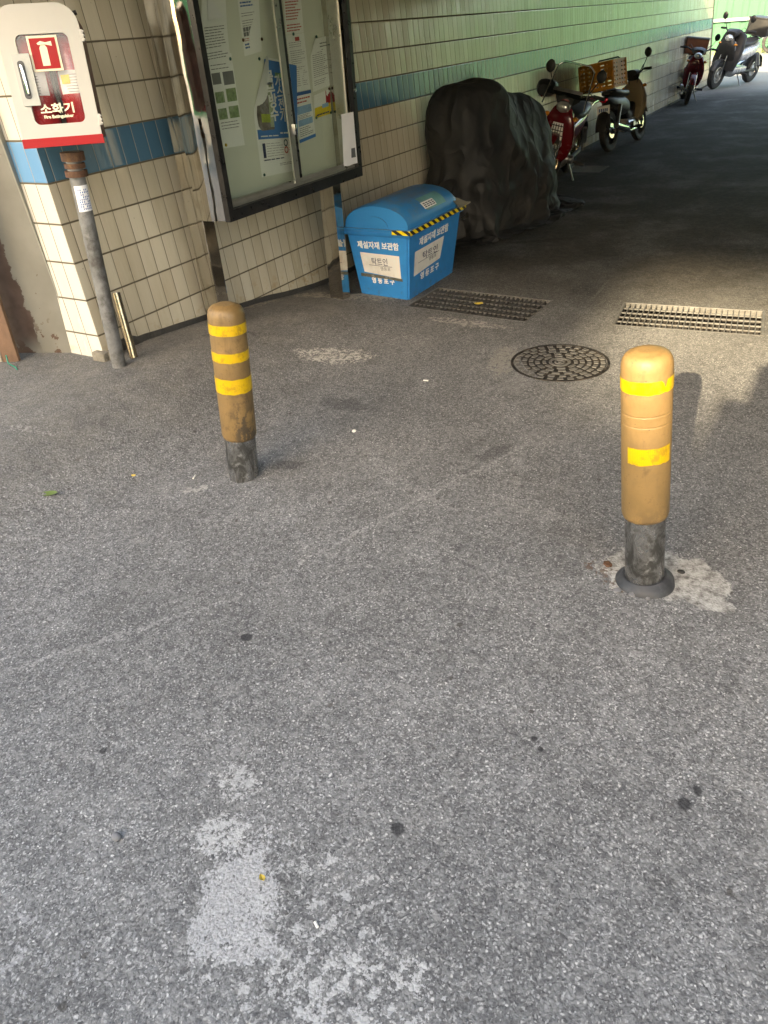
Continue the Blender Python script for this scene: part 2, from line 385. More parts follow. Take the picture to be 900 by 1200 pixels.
    for (p, q, wd, rag, colr, am, hl) in [
        ((330, 345), (470, 350), .10, .25, (.36, .33, .27), .8, (20, .35, .6)),
        ((345, 412), (440, 416), .10, .3, (.50, .48, .43), .85, (35, .42, .58)),
        ((500, 372), (600, 385), .05, .2, (.42, .40, .36), .8, (30, .40, .6)),
        ((280, 362), (335, 350), .06, .25, (.33, .29, .22), .7, (30, .4, .6)),
        ((215, 577), (245, 572), .03, .15, (.38, .37, .34), .8, (40, .40, .55)),
        ((596, 405), (585, 440), .09, .12, (.27, .26, .23), .7, (30, .3, .6)),
        ((0, 500), (60, 510), .03, .1, (.33, .32, .30), .6, (40, .45, .6)),
        ((300, 905), (262, 925), .05, .14, (.42, .42, .41), .7, (45, .40, .58)),
        ((225, 985), (290, 970), .06, .14, (.42, .42, .41), .8, (45, .36, .58)),
        ((290, 1000), (430, 1190), .22, .2, (.40, .40, .39), .75, (24, .50, .62)),
        ((330, 1150), (520, 1190), .12, .25, (.42, .42, .41), .8, (28, .47, .60)),
        ((0, 1080), (60, 1180), .10, .25, (.38, .38, .38), .5, (26, .50, .62)),
        ]:
        c, rx, ry, ro = bl_px(p, q, wd); col = t.mix(blob(c, rx, ry, ro, rag, .35, hl, am), col, colr)
    # pale filled patch in front
    c, rx, ry, ro = bl_px((318, 975), (228, 1118), .095); pm = blob(c, rx * .92, ry * .56, ro, .26, .45, None, .86)
    c, rx, ry, ro = bl_px((215, 1085), (330, 1120), .05); pm = t.math('MAXIMUM', pm, blob(c, rx, ry, ro, .10, .25, (40, .35, .5), .9))
    c, rx, ry, ro = bl_px((262, 1040), (330, 1060), .06); pm = t.math('MAXIMUM', pm, blob(c, rx, ry, ro, .12, .25, (40, .35, .5), .9))
    pm = t.ramp(t.math('ADD', pm, t.math('MULTIPLY', t.math('SUBTRACT', grain, .5), 1.5)), .36, .56)
    pm = t.math('MULTIPLY', pm, .74)
    pc = t.mix(t.ramp(t.noise(v, 160, 4, .7), .35, .65), (.30, .30, .30), (.46, .46, .455)); pc = t.mix(t.math('MULTIPLY', t.ramp(c2, .2, .08), .5), pc, (.12, .12, .12)); col = t.mix(pm, col, pc)
    # cement collar round the right post
    bx = gnd((755, 680))
    c, rx, ry, ro = bl_px((712, 655), (820, 690), .15); cm = blob(c, rx, ry, ro, .24, .12, None, .95)
    c2_, rx, ry, ro = bl_px((790, 655), (835, 705), .10); cm = t.math('MAXIMUM', cm, blob(c2_, rx, ry, ro, .14, .15))
    c2_, rx, ry, ro = bl_px((800, 696), (860, 713), .045); cm2 = blob(c2_, rx, ry, ro, .10, .15)
    cm = t.math('MAXIMUM', cm, cm2); cm = t.ramp(t.math('ADD', cm, t.math('MULTIPLY', t.math('SUBTRACT', t.ramp(t.noise(v, 17, 7, .78), .3, .7, 0, 1, False), .5), .9)), .40, .50)
    cc = t.mix(t.ramp(t.noise(v, 28, 8, .7), .32, .62), (.12, .115, .105), (.42, .415, .39))
    col = t.mix(cm, col, cc)
    c, rx, ry, ro = bl_px((690, 655), (745, 700), .05); col = t.mix(blob(c, rx, ry, ro, .12, .3, (30, .45, .6), .8), col, (.10, .065, .045))
    # wet and oil spots
    for (p, q, wd) in [((281, 748), (296, 747), .018), ((458, 971), (475, 972), .018), ((794, 940), (809, 942), .020), ((811, 926), (822, 927), .017), ((320, 545), (355, 545), .045),
                       ((117, 880), (125, 880), .01), ((622, 865), (630, 866), .008), ((631, 877), (637, 878), .008), ((375, 470), (430, 478), .06), ((560, 540), (600, 520), .04)]:
        c, rx, ry, ro = bl_px(p, q, wd); am = .85 if wd < .03 else .4
        col = t.mix(blob(c, rx, ry, ro, .03 if wd < .03 else .15, .25, None, am), col, (.022, .022, .024))
    for (p, q, wd) in [((640, 245), (760, 240), .12), ((600, 285), (680, 278), .05), ((530, 270), (620, 262), .2), ((500, 300), (560, 295), .25)]:
        c, rx, ry, ro = bl_px(p, q, wd); col = t.mix(blob(c, rx, ry, ro, .3, .5, None, .55), col, (.035, .030, .025))
    # faint seam drawn across the lane
    for (p, q, wd, am) in [((-60, 810), (270, 702), .018, .45), ((270, 702), (640, 508), .014, .45), ((545, 470), (600, 445), .014, .35), ((690, 355), (712, 330), .014, .5), ((600, 230), (690, 250), .012, .4)]:
        c, rx, ry, ro = bl_px(p, q, wd); col = t.mix(blob(c, rx, ry, ro, .05, .6, (50, .40, .60), am), col, (.36, .355, .34))
    # underpass shade painted into the deeper roadway: darker and browner
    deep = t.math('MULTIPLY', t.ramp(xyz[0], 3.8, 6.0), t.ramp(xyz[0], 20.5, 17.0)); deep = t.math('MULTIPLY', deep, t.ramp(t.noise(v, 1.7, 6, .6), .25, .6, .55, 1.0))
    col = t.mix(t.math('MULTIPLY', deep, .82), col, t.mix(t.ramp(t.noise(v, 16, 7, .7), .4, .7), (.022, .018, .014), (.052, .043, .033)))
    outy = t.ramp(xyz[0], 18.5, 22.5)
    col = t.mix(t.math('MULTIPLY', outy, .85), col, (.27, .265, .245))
    # fine cracks
    cr1 = t.ramp(t.voro(t.vmath('ADD', v, t.vmath('SCALE', ndis, .35)), 1.6, 'DISTANCE_TO_EDGE'), .010, .002)
    cr1 = t.math('MULTIPLY', cr1, t.math('MULTIPLY', t.ramp(t.noise(v, 1.1, 2), .50, .62), ap))
    col = t.mix(t.math('MULTIPLY', cr1, .8), col, (.02, .018, .016))
    rough = t.ramp(deep, 0, 1, .80, .86)
    bb = t.bump(grav, .0045, .75)
    bb = t.bump(t.math('MULTIPLY', t.math('ADD', t.noise(v, 34, 6, .7), t.math('MULTIPLY', t.noise(v, 90, 4), .3)), ap), .006, .5, bb)
    t.set(color=col, rough=rough, normal=bb, spec=t.ramp(deep, 0, 1, .35, .12)); return t.m
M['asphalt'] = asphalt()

def bollard_mat(seed, dark):
    t = NT('ochre bollard plastic'); v = t.mapping(t.coord(), loc=(seed, seed, 0))
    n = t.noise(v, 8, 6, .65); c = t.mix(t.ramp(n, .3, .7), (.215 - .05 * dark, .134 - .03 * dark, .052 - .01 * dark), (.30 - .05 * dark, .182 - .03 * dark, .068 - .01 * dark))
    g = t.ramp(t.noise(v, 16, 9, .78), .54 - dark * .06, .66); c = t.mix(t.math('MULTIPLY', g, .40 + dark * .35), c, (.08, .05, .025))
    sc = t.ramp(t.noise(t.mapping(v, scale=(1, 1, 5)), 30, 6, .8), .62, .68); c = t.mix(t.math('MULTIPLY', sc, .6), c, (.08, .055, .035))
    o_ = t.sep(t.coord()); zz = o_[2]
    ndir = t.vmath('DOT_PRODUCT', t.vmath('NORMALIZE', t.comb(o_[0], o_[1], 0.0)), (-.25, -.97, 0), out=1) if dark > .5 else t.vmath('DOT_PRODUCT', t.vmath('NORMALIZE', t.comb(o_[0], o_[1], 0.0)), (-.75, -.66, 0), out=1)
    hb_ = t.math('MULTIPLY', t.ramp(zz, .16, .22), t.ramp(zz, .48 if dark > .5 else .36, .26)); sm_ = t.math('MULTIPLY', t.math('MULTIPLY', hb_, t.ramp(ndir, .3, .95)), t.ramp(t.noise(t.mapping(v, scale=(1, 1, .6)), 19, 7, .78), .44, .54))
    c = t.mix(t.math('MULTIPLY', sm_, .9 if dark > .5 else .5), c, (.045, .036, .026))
    streak = t.ramp(t.noise(t.mapping(v, scale=(5, 5, .35)), 9, 6, .7), .52, .72); c = t.mix(t.math('MULTIPLY', streak, .30 + .25 * dark), c, (.10, .062, .03))
    fl = t.ramp(t.voro(v, 34), .10, .05); c = t.mix(t.math('MULTIPLY', fl, .6), c, (.07, .045, .03))
    t.set(color=c, rough=t.ramp(n, .2, .8, .35, .6), spec=.45, normal=t.bump(t.noise(v, 22, 7, .7), .002)); return t.m
def tape_mat():
    t = NT('yellow reflective tape'); v = t.coord(); s = t.sep(v)
    a = t.math('ABSOLUTE', t.math('SINE', t.math('MULTIPLY', s[2], 700))); u = t.math('ABSOLUTE', t.math('SINE', t.math('MULTIPLY', t.math('ARCTAN2', s[1], s[0]), 40)))
    g = t.math('MULTIPLY', t.ramp(a, .0, .25), t.ramp(u, .0, .2))
    c = t.mix(g, (.42, .22, .004), (.62, .39, .008)); c = t.mix(t.math('MULTIPLY', t.ramp(t.noise(v, 26, 8, .78), .50, .62), .6), c, (.26, .14, .02))
    t.set(color=c, rough=.35, spec=.6); return t.m
M['tape'] = tape_mat()
def hazard_mat():
    t = NT('yellow and black hazard tape'); u = t.sep(t.coord('UV'))
    s = t.math('FRACT', t.math('ADD', t.math('MULTIPLY', u[0], 11.0), t.math('MULTIPLY', u[1], 12.0)))
    t.set(color=t.mix(t.ramp(s, .49, .51), (.80, .62, .02), (.02, .02, .02)), rough=.4); return t.m
def postmat():
    t = NT('scuffed steel post'); v = t.coord()
    st = t.noise(t.mapping(v, scale=(9, 9, 5)), 1.6, 8, .72, .8)
    c = t.mix(t.ramp(st, .40, .62), (.10, .098, .092), (.34, .34, .335)); c = t.mix(t.math('MULTIPLY', t.ramp(t.noise(v, 28, 6), .6, .7), .7), c, (.5, .5, .49))
    t.set(color=c, metal=.85, rough=t.ramp(st, .4, .62, .45, .24), normal=t.bump(st, .001)); return t.m
M['post'] = postmat()
def binmat():
    t = NT('blue bin plastic'); v = t.coord()
    c = t.mix(t.ramp(t.noise(v, 6, 4), .3, .7), (.014, .20, .52), (.020, .235, .58))
    z = t.sep(v)[2]
    d = t.math('MULTIPLY', t.ramp(t.noise(v, 22, 8, .75), .52, .68), t.ramp(z, .12, .0, .15, .8)); c = t.mix(d, c, (.10, .10, .10))
    t.set(color=c, rough=.42, normal=t.bump(t.noise(v, 6, 2), .004)); return t.m
M['bin'] = binmat()
def lidmat():
    t = NT('dusty blue lid plastic'); v = t.coord()
    g = t.ramp(t.noise(v, 7, 7, .7), .38, .66)
    nz = t.sep(t.coord('Normal'))[2]
    g = t.math('MULTIPLY', g, t.ramp(nz, .1, .8)); c = t.mix(t.math('MULTIPLY', g, .55), (.016, .21, .50), (.16, .17, .16))
    t.set(color=c, rough=.38, normal=t.bump(t.noise(v, 6, 2), .004)); return t.m
M['lid'] = lidmat()
def covermat():
    t = NT('dark cover fabric'); v = t.coord()
    def rdg(vec, sc_, k_):
        n_ = t.noise(vec, sc_, 2, .5); return t.math('POWER', t.math('SUBTRACT', 1.0, t.math('MINIMUM', t.math('MULTIPLY', t.math('ABSOLUTE', t.math('SUBTRACT', n_, .5)), k_), 1.0)), 1.6)
    wv_ = t.vmath('ADD', v, t.vmath('SCALE', t.noise(v, 2.5, 2, out=1), .25))
    crease = t.bump(t.math('ADD', t.math('ADD', rdg(t.mapping(wv_, rot=(.5, .3, 0), scale=(1, 1, .5)), 1.9, 5), t.math('MULTIPLY', rdg(t.mapping(wv_, rot=(-.7, .6, 0), scale=(1, 1, .9)), 3.6, 5), .35)), t.math('MULTIPLY', t.noise(v, 60, 3), .02)), .05, .75)
    c = t.mix(t.ramp(t.noise(v, 3, 6, .6), .35, .7), (.015, .015, .016), (.030, .029, .028))
    c = t.mix(t.math('MULTIPLY', t.ramp(t.noise(v, 9, 8, .75), .55, .7), .3), c, (.05, .046, .04))
    t.set(color=c, rough=.66, normal=crease, spec=.38)
    return t.m
M['cover'] = covermat()
def panelmat():
    t = NT('peeling painted steel'); v = t.coord(); u = t.sep(t.coord('UV'))
    edge = t.math('ADD', u[0], t.math('MULTIPLY', t.math('SUBTRACT', t.noise(v, 14, 6, .7), .5), .30))
    pr = t.ramp(edge, .48, .46); pr = t.math('MULTIPLY', pr, t.ramp(u[1], .01, .10))
    chips = t.math('MULTIPLY', t.ramp(t.noise(v, 9, 4, .6), .56, .58), t.ramp(u[1], .16, .06))
    chips2 = t.ramp(t.noise(v, 30, 4, .6), .70, .72)
    c = t.mix(t.ramp(t.noise(v, 5, 6), .3, .7), (.165, .157, .130), (.20, .192, .162))
    c = t.mix(t.math('MAXIMUM', chips, chips2), c, (.08, .045, .03)); c = t.mix(pr, c, t.mix(t.ramp(t.noise(v, 18, 5), .3, .7), (.060, .036, .027), (.085, .055, .043)))
    t.set(color=c, rough=.5, normal=t.bump(t.noise(v, 10, 4), .003)); return t.m
M['panel'] = panelmat()

def curve_text(s, size, o, right, up, m, parent, name='lettering', align='CENTER', bold=0.0, ext=.0006, squeeze=1.0):
    cu = bpy.data.curves.new(name, 'FONT'); cu.body = s; cu.size = size; cu.align_x = align; cu.align_y = 'CENTER'; cu.extrude = ext; cu.offset = bold; cu.resolution_u = 3
    tmp = bpy.data.objects.new('tmp', cu); C.objects.link(tmp)
    dg = bpy.context.evaluated_depsgraph_get(); me = bpy.data.meshes.new_from_object(tmp.evaluated_get(dg)); bpy.data.objects.remove(tmp)
    r = Vector(right).normalized(); u = Vector(up); u = (u - r * u.dot(r)).normalized(); n = r.cross(u)
    mm = Matrix(((r.x * squeeze, u.x, n.x, o[0]), (r.y * squeeze, u.y, n.y, o[1]), (r.z * squeeze, u.z, n.z, o[2]), (0, 0, 0, 1)))
    me.transform(mm); me.materials.clear(); me.materials.append(m); me.name = name
    ob = bpy.data.objects.new(name, me); C.objects.link(ob); ob.parent = parent
    if parent is not None: ob.matrix_parent_inverse = Matrix.Identity(4)
    return ob
def localise(o):      # children were given world coordinates: keep them there under a moved Empty
    inv = o.matrix_basis.inverted()
    for ch in list(o.children): ch.matrix_parent_inverse = inv

# ================================================================ SETTING: ground with cut-outs for the gullies
drains = [[(506, 336), (641, 351), (624, 379), (483, 360)], [(728, 353), (897, 365), (895, 393), (720, 382)], [(660, 201), (690, 194), (716, 198), (688, 205)]]
DR = []
for d in drains[:2]:
    q = [onp(p, (0, 0, 0), (0, 0, 1)) for p in d]; c = sum(q, Vector()) / 4
    a = ((q[1] - q[0]) + (q[2] - q[3])).normalized(); b = Vector((-a.y, a.x, 0)); L = ((q[1] - q[0]).length + (q[2] - q[3]).length) / 2
    W_ = (abs((q[0] - q[3]).dot(b)) + abs((q[1] - q[2]).dot(b))) / 2
    DR.append((c, a, b, L, W_))
q = onp((687, 198), (0, 0, 0), (0, 0, 1)); DR.append((q, Vector((0, -1, 0)), Vector((1, 0, 0)), .45, .45))
xs = [-250, -90, -40, -15, -6, -3, -2, -1.4] + list(np.arange(-1, 7.21, .14)) + [7.6, 8.2, 9, 10, 11.5, 13, 15, 17, 19, 20.5, 22, 24, 26, 30, 36, 60, 120, 260]
ys = [-250, -90, -40, -15, -8, -5, -3.5, -2.6] + list(np.arange(-2, 3.61, .14)) + [3.8, 4.2, 5, 7, 10, 18, 40, 90, 250]
pts = []; rects = []
for (c, a, b, L, W_) in DR:
    rects.append([c + a * sx * L / 2 + b * sy * W_ / 2 for sx, sy in ((1, 1), (-1, 1), (-1, -1), (1, -1))])
def inrect(x, y, g=0.0):
    for (c, a, b, L, W_) in DR:
        d = Vector((x, y, 0)) - c
        if abs(d.dot(a)) < L / 2 + g and abs(d.dot(b)) < W_ / 2 + g: return True
    return False
for x in xs:
    for y in ys:
        if not inrect(x, y, .03): pts.append(Vector((float(x), float(y))))
edges = []
for r_ in rects:
    k = len(pts); pts += [Vector((p.x, p.y)) for p in r_]; edges += [(k, k + 1), (k + 1, k + 2), (k + 2, k + 3), (k + 3, k)]
vo, eo, fo, *_ = delaunay_2d_cdt(pts, edges, [], 0, 1e-5)
bm = bmesh.new(); bv = [bm.verts.new((p.x, p.y, height(p.x, p.y) if not inrect(p.x, p.y, .005) else 0)) for p in vo]
for f in fo:
    cx = sum(vo[i].x for i in f) / 3; cy = sum(vo[i].y for i in f) / 3
    if not inrect(cx, cy, -.001): bm.faces.new([bv[i] for i in f])
bmesh.ops.recalc_face_normals(bm, faces=bm.faces)
me = bpy.data.meshes.new('road'); bm.to_mesh(me); bm.free(); me.materials.append(M['asphalt']); me.shade_smooth()
if me.polygons[0].normal.z < 0: me.flip_normals()
road = bpy.data.objects.new('road', me); C.objects.link(road); tag(road, kind='structure')

# ---------------------------------------------------------------- tiled wall of the underpass
W0, LEAN = 3.388, .0853
def wally(z): return W0 + LEAN * z
def quad_uv(bm, uvl, co, uvs):
    f = bm.faces.new([bm.verts.new(c) for c in co])
    for l, u in zip(f.loops, uvs): l[uvl].uv = u
XA, XB, ZT = 2.60, 20.65, 3.0
wall = empty('tiled_wall', (XA, W0, 0), 'long beige glazed tile wall with one blue tile band lining the underpass', 'wall')
bm = bmesh.new(); uvl = bm.loops.layers.uv.new('UVMap')
zb = -.1
xa = lambda z: XA + .02 * z
TH = 2.2   # the wall is the side of a thick abutment
quad_uv(bm, uvl, [(xa(zb), wally(zb), zb), (XB, wally(zb), zb), (XB, wally(ZT), ZT), (xa(ZT), wally(ZT), ZT)], [(xa(zb), zb), (XB, zb), (XB, ZT), (xa(ZT), ZT)])
U0 = 2.963 - .0970 * 40
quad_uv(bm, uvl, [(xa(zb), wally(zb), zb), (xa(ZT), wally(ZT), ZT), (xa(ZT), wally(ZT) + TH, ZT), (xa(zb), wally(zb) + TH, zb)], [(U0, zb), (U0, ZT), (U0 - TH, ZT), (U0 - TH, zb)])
quad_uv(bm, uvl, [(XB, wally(zb), zb), (XB, wally(zb) + TH, zb), (XB, wally(ZT) + TH, ZT), (XB, wally(ZT), ZT)], [(0, zb), (TH, zb), (TH, ZT), (0, ZT)])
quad_uv(bm, uvl, [(XB, wally(zb) + TH, zb), (xa(zb), wally(zb) + TH, zb), (xa(ZT), wally(ZT) + TH, ZT), (XB, wally(ZT) + TH, ZT)], [(0, zb), (9, zb), (9, ZT), (0, ZT)])
me = bpy.data.meshes.new('tile_face'); bm.to_mesh(me); bm.free(); me.materials.append(M['tile']); me.materials.append(M['tilelit']); me.polygons[1].material_index = 1
o = bpy.data.objects.new('tile_face', me); C.objects.link(o); o.parent = wall
b = MB(); n_ = 60   # dark mortar skirting that follows the pavement
st_ = []
for i in range(n_ + 1):
    x = XA + .05 + (XB - XA - .1) * (i / n_) ** 2.2; hh = height(x, 3.36); st_.append((x, hh + .032 + .008 * noise.noise(Vector((x * 4, 0, 0))) + (.03 if x < 2.85 else 0)))
for (x0, h0), (x1, h1) in zip(st_, st_[1:]):
    g = [(x0, wally(h0) - .014, -.05), (x1, wally(h1) - .014, -.05), (x1, wally(h1) - .014, h1), (x0, wally(h0) - .014, h0)]
    b.prism(g, (0, .05, 0))
M['skirt'] = mat('dark mortar', (.045, .043, .04), .8, 0, .4, .4, (.12, .11, .09), 14, .006)
b.build('skirting', M['skirt'], wall, smooth=False)
b = MB(); b.box((XA - .008, W0 + LEAN * .1 + .02, .20), (.05, .10, .09), bevel=.01); b.box((XA + .05, W0 - .005, .19), (.10, .05, .10), bevel=.01)
b.build('broken_foot', mat('broken mortar', (.20, .18, .14), .9, 0, .4, .5, (.07, .06, .05), 25, .01), wall)
b = MB(); b.prism([(XB + .002, wally(0) - .01, 0), (XB + .06, wally(0) - .01, 0), (XB + .06, wally(ZT) - .01, ZT), (XB + .002, wally(ZT) - .01, ZT)], (0, .06, 0)); b.build('corner_trim', M['black'], wall, smooth=False)
b = MB(); b.prism([(XA + .30, wally(1.06) - .002, 1.0), (XA + .44, wally(1.0) - .002, .93), (XA + .50, wally(1.1) - .002, 1.18), (XA + .38, wally(1.3) - .002, 1.25)], (0, -.003, 0)) if False else b.box((0, 0, -5), (.01, .01, .01))
b.bm.free()
localise(wall)

roofT = empty('underpass_deck', (10, 0, 2.75), 'concrete underpass deck spanning over the dark roadway between both walls', 'bridge deck')
b = MB(); b.box((8.8, .9, 2.86), (15.4, 9.4, .22)); b.build('deck_slab', M['concrete'], roofT, smooth=False)

b = MB()
for i in range(7): b.box((2.3 + i * 2.1, -.1, 2.66), (.3, 7.0, .18))
b.build('cross_beam', M['concrete'], roofT, smooth=False)
localise(roofT)
ow = MB(); ow.box((10.3, -3.75, 1.4), (18.4, .3, 2.8)); o = ow.build('side_wall', M['concrete'], None, smooth=False); tag(o, 'plain dark concrete wall on the opposite side of the underpass', 'wall')

# ---------------------------------------------------------------- unseen blocks added behind the camera: they leave only a slit of sun
def block(name, label, cat, lo, hi, floors=False):
    root = empty(name, ((lo[0] + hi[0]) / 2, (lo[1] + hi[1]) / 2, 0), label, cat)
    b = MB(); b.box([(lo[i] + hi[i]) / 2 for i in range(3)], [hi[i] - lo[i] for i in range(3)]); b.build('wall', M['blockwall'], root, smooth=False)
    if floors:
        b = MB(); y = lo[1] + 2
        while y < hi[1] - 2:
            z = 2
            while z < hi[2] - 2: b.box((hi[0] + .03, y, z + .8), (.06, 1.6, 1.6)); z += 3.4
            y += 3.2
        b.build('window', M['winglass'], root, smooth=False)
    localise(root); return root
TE = math.tan(R_(SUN_EL)) / math.cos(math.atan2(.0686, .9976))
def zray(xl, X): return (xl - X) * TE
XO = -62.0
ZS0, ZS1 = zray(3.75, XO), zray(5.75, XO)
yc = lambda yl, xl: yl - (xl - XO) * .0686 / .9976      # where the ray that lands at (xl, yl) crosses the plane XO
block('low_blocker', 'unseen pale flat topped block added far behind the viewpoint to block the sun', 'building', (XO - 12, -24, 0), (XO, 8, ZS0))
b = MB(); b.box((XO + 1.5, -8, (ZS1 + ZS1 + 6) / 2), (3, 36, 6)); o = b.build('high_blocker', M['concrete'], None, smooth=False); tag(o, 'unseen high concrete viaduct passing over the office roofs', 'blocker')
block('side_blocker', 'unseen tall narrow block added to cut off the sun beside the high viaduct', 'building', (XO - 1.4, yc(1.15, 4.3), 0), (XO + 1.4, 8, 34))
b = MB(); b.box((-3.3, -.79, 1.66), (.35, 1.02, 3.32), bevel=.02); b.box((-3.3, -.215, 1.55), (.34, .13, 3.10), bevel=.02)
o = b.build('shadow_pillar', M['paleconcrete'], None); tag(o, 'unseen stepped concrete pillar added behind the viewpoint to cast a stepped shadow', 'pillar')  # added out of view, only for its shadow on the sunlit road
# green hoarding added out of view at the left rear, to mirror in the case steel
b = MB(); b.box((-8, 1.2, 2.3), (.06, 14.6, 3.7)); 
for i in range(72): b.box((-7.94, -5.9 + i * .2, 2.3), (.05, .06, 3.7))
o = b.build('added_hoarding', mat('hoarding green', (.10, .26, .09), .5), None, smooth=False); tag(o, 'unseen green ribbed hoarding added at the left rear for its reflection', 'hoarding')

# ---------------------------------------------------------------- far end: pavement, kerb and green fence
b = MB(); b.box((29.0, 6, .06), (4.2, 60, .12)); o = b.build('pavement', M['paleconcrete'], None, smooth=False); tag(o, kind='structure')
fence = empty('green_fence', (30.3, 3, .12), 'tall bright green ribbed sheet fence across the far end of the road', 'fence')
for k in range(9):
    y0 = -9 + k * 2.4
    b = MB(); N = 40; sp = []
    for i in range(N + 1):
        y = y0 + 2.38 * i / N; s_ = (i % 8); dx = .035 if s_ in (3, 4, 5) else 0; sp.append((30.3 + dx, y))
    for (xa_, ya), (xb_, yb_) in zip(sp, sp[1:]): b.prism([(xa_, ya, .12), (xb_, yb_, .12), (xb_, yb_, 3.9), (xa_, ya, 3.9)], (.012, 0, 0))
    b.build('sheet', M['green'], fence, smooth=False)
    b = MB(); b.box((30.25, y0, 2.0), (.09, .26 if k % 2 else .10, 3.8)); b.build('post', M['fencepost'], fence, smooth=False)
b = MB()
b.box((30.24, .6, 1.05), (.05, 20, .09)); b.build('rail', M['fencepost'], fence, smooth=False)
b = MB(); b.box((30.1, .6, .17), (.25, 20, .10)); b.build('footing', mat('yellow green footing', (.20, .24, .08), .7), fence, smooth=False)
localise(fence)

# ================================================================ drain grates
glabels = ['long rusty grey drain grate with a yellow leaf, beside the blue bin', 'long sunlit drain grate in front of the ochre post, farther right of the two', 'small square drain grate beside the red motorcycle']
def pbox(b, c, a, bb, la, lb, z0, z1):
    P = [c + a * sx * la / 2 + bb * sy * lb / 2 + Vector((0, 0, z0)) for sx, sy in ((1, 1), (-1, 1), (-1, -1), (1, -1))]; b.prism(P, (0, 0, z1 - z0))
for k, (c, a, bb, L, W_) in enumerate(DR):
    root = empty('drain_grate', c, glabels[k], 'drain grate', 'drain grates in the road')
    b = MB(); fw = .012
    for s_ in (1, -1):
        pbox(b, c + a * s_ * (L / 2 - fw / 2 - .001), a, bb, fw, W_ - .002, -.05, .002); pbox(b, c + bb * s_ * (W_ / 2 - fw / 2 - .001), a, bb, L - 2 * fw - .004, fw, -.05, .0015)
    b.build('frame', M['grate'], root, smooth=False)
    b = MB(); n1 = max(int(L / .034), 8); n2 = 5 if k < 2 else 8; li, wi = L - 2 * fw - .006, W_ - 2 * fw - .006
    for i in range(n1 + 1): pbox(b, c + a * (li * (i / n1 - .5)), a, bb, .006, wi, -.045, -.003 + .0015 * rnd())
    for j in range(n2 + 1): pbox(b, c + bb * (wi * (j / n2 - .5)), a, bb, li, .009, -.014, -.0055)
    b.build('grating', M['grate'], root, smooth=False)
    b = MB(); P = [c + a * sx * L / 2 + bb * sy * W_ / 2 for sx, sy in ((1, 1), (-1, 1), (-1, -1), (1, -1))]; D = Vector((0, 0, -.28))
    for i in range(4):
        p, q = P[i], P[(i + 1) % 4]; b.bm.faces.new([b.bm.verts.new(x) for x in (p, q, q + D, p + D)])
    b.bm.faces.new([b.bm.verts.new(x + D * .6) for x in P]); b.build('gully', M['pit'], root, smooth=False)
    b = MB()
    for i in range(12 if k < 2 else 3):
        p = c + a * (rnd() - .5) * L * .85 + bb * (rnd() - .5) * W_ * .8; b.ell(p + Vector((0, 0, -.12 - .03 * rnd())), (.02 + .03 * rnd(), .02 + .02 * rnd(), .012), sub=1)
    b.build('silt', M['cushion'], root)['kind'] = 'stuff'
    localise(root)

# ================================================================ manhole cover
mc = gnd((656, 425)); MR = .272
root = empty('manhole_cover', mc, 'round cast iron manhole cover with rings of small raised blocks', 'manhole cover')
b = MB(); b.lathe([(0, .002), (MR - .018, .002), (MR - .018, -.02)], 64); b.build('cover_plate', M['stain'], root)
M['castlight'] = mat('worn cast iron', (.135, .13, .12), .6, .1, .25, .5, (.14, .13, .11), 30)
b = MB()
def seg(b, r0, r1, a0, a1, z0, z1):
    n = 4; P = [(r0 * math.cos(a0 + (a1 - a0) * i / n), r0 * math.sin(a0 + (a1 - a0) * i / n), z0) for i in range(n + 1)] + [(r1 * math.cos(a1 - (a1 - a0) * i / n), r1 * math.sin(a1 - (a1 - a0) * i / n), z0) for i in range(n + 1)]
    b.prism(P, (0, 0, z1 - z0))
for (r0, r1, n, off, gp) in [(.224, .248, 28, 0, .022), (.186, .210, 21, .1, .024), (.150, .173, 16, 0, .022), (.110, .136, 12, .15, .025), (.077, .096, 8, 0, .025)]:
    for i in range(n):
        a0 = off + 2 * math.pi * i / n; g = gp / ((r0 + r1) / 2) / 2; jit = .004 * (rnd() - .5)
        aw = 2 * math.pi / n
        if any(abs((((a0 + aw / 2) - q + math.pi) % (2 * math.pi)) - math.pi) < .020 / r1 for q in (.5, 1.55, 2.6, 3.64, 4.69, 5.74)): pass
        seg(b, r0 + jit, r1 + jit, a0 + g, a0 + aw - g, .002, .0065)
b.lathe([(.060, .002), (.060, .007), (.044, .007), (.044, .002)], 32); b.lathe([(.030, .002), (.030, .007), (.020, .007), (.020, .002)], 24); b.lathe([(.0, .007), (.010, .007), (.010, .002)], 16)
b.build('raised_pattern', M['castlight'], root, smooth=False)
b = MB(); b.lathe([(MR - .014, -.01), (MR - .014, .006), (MR, .006), (MR + .004, -.01)], 64); b.build('frame_ring', M['stain'], root)

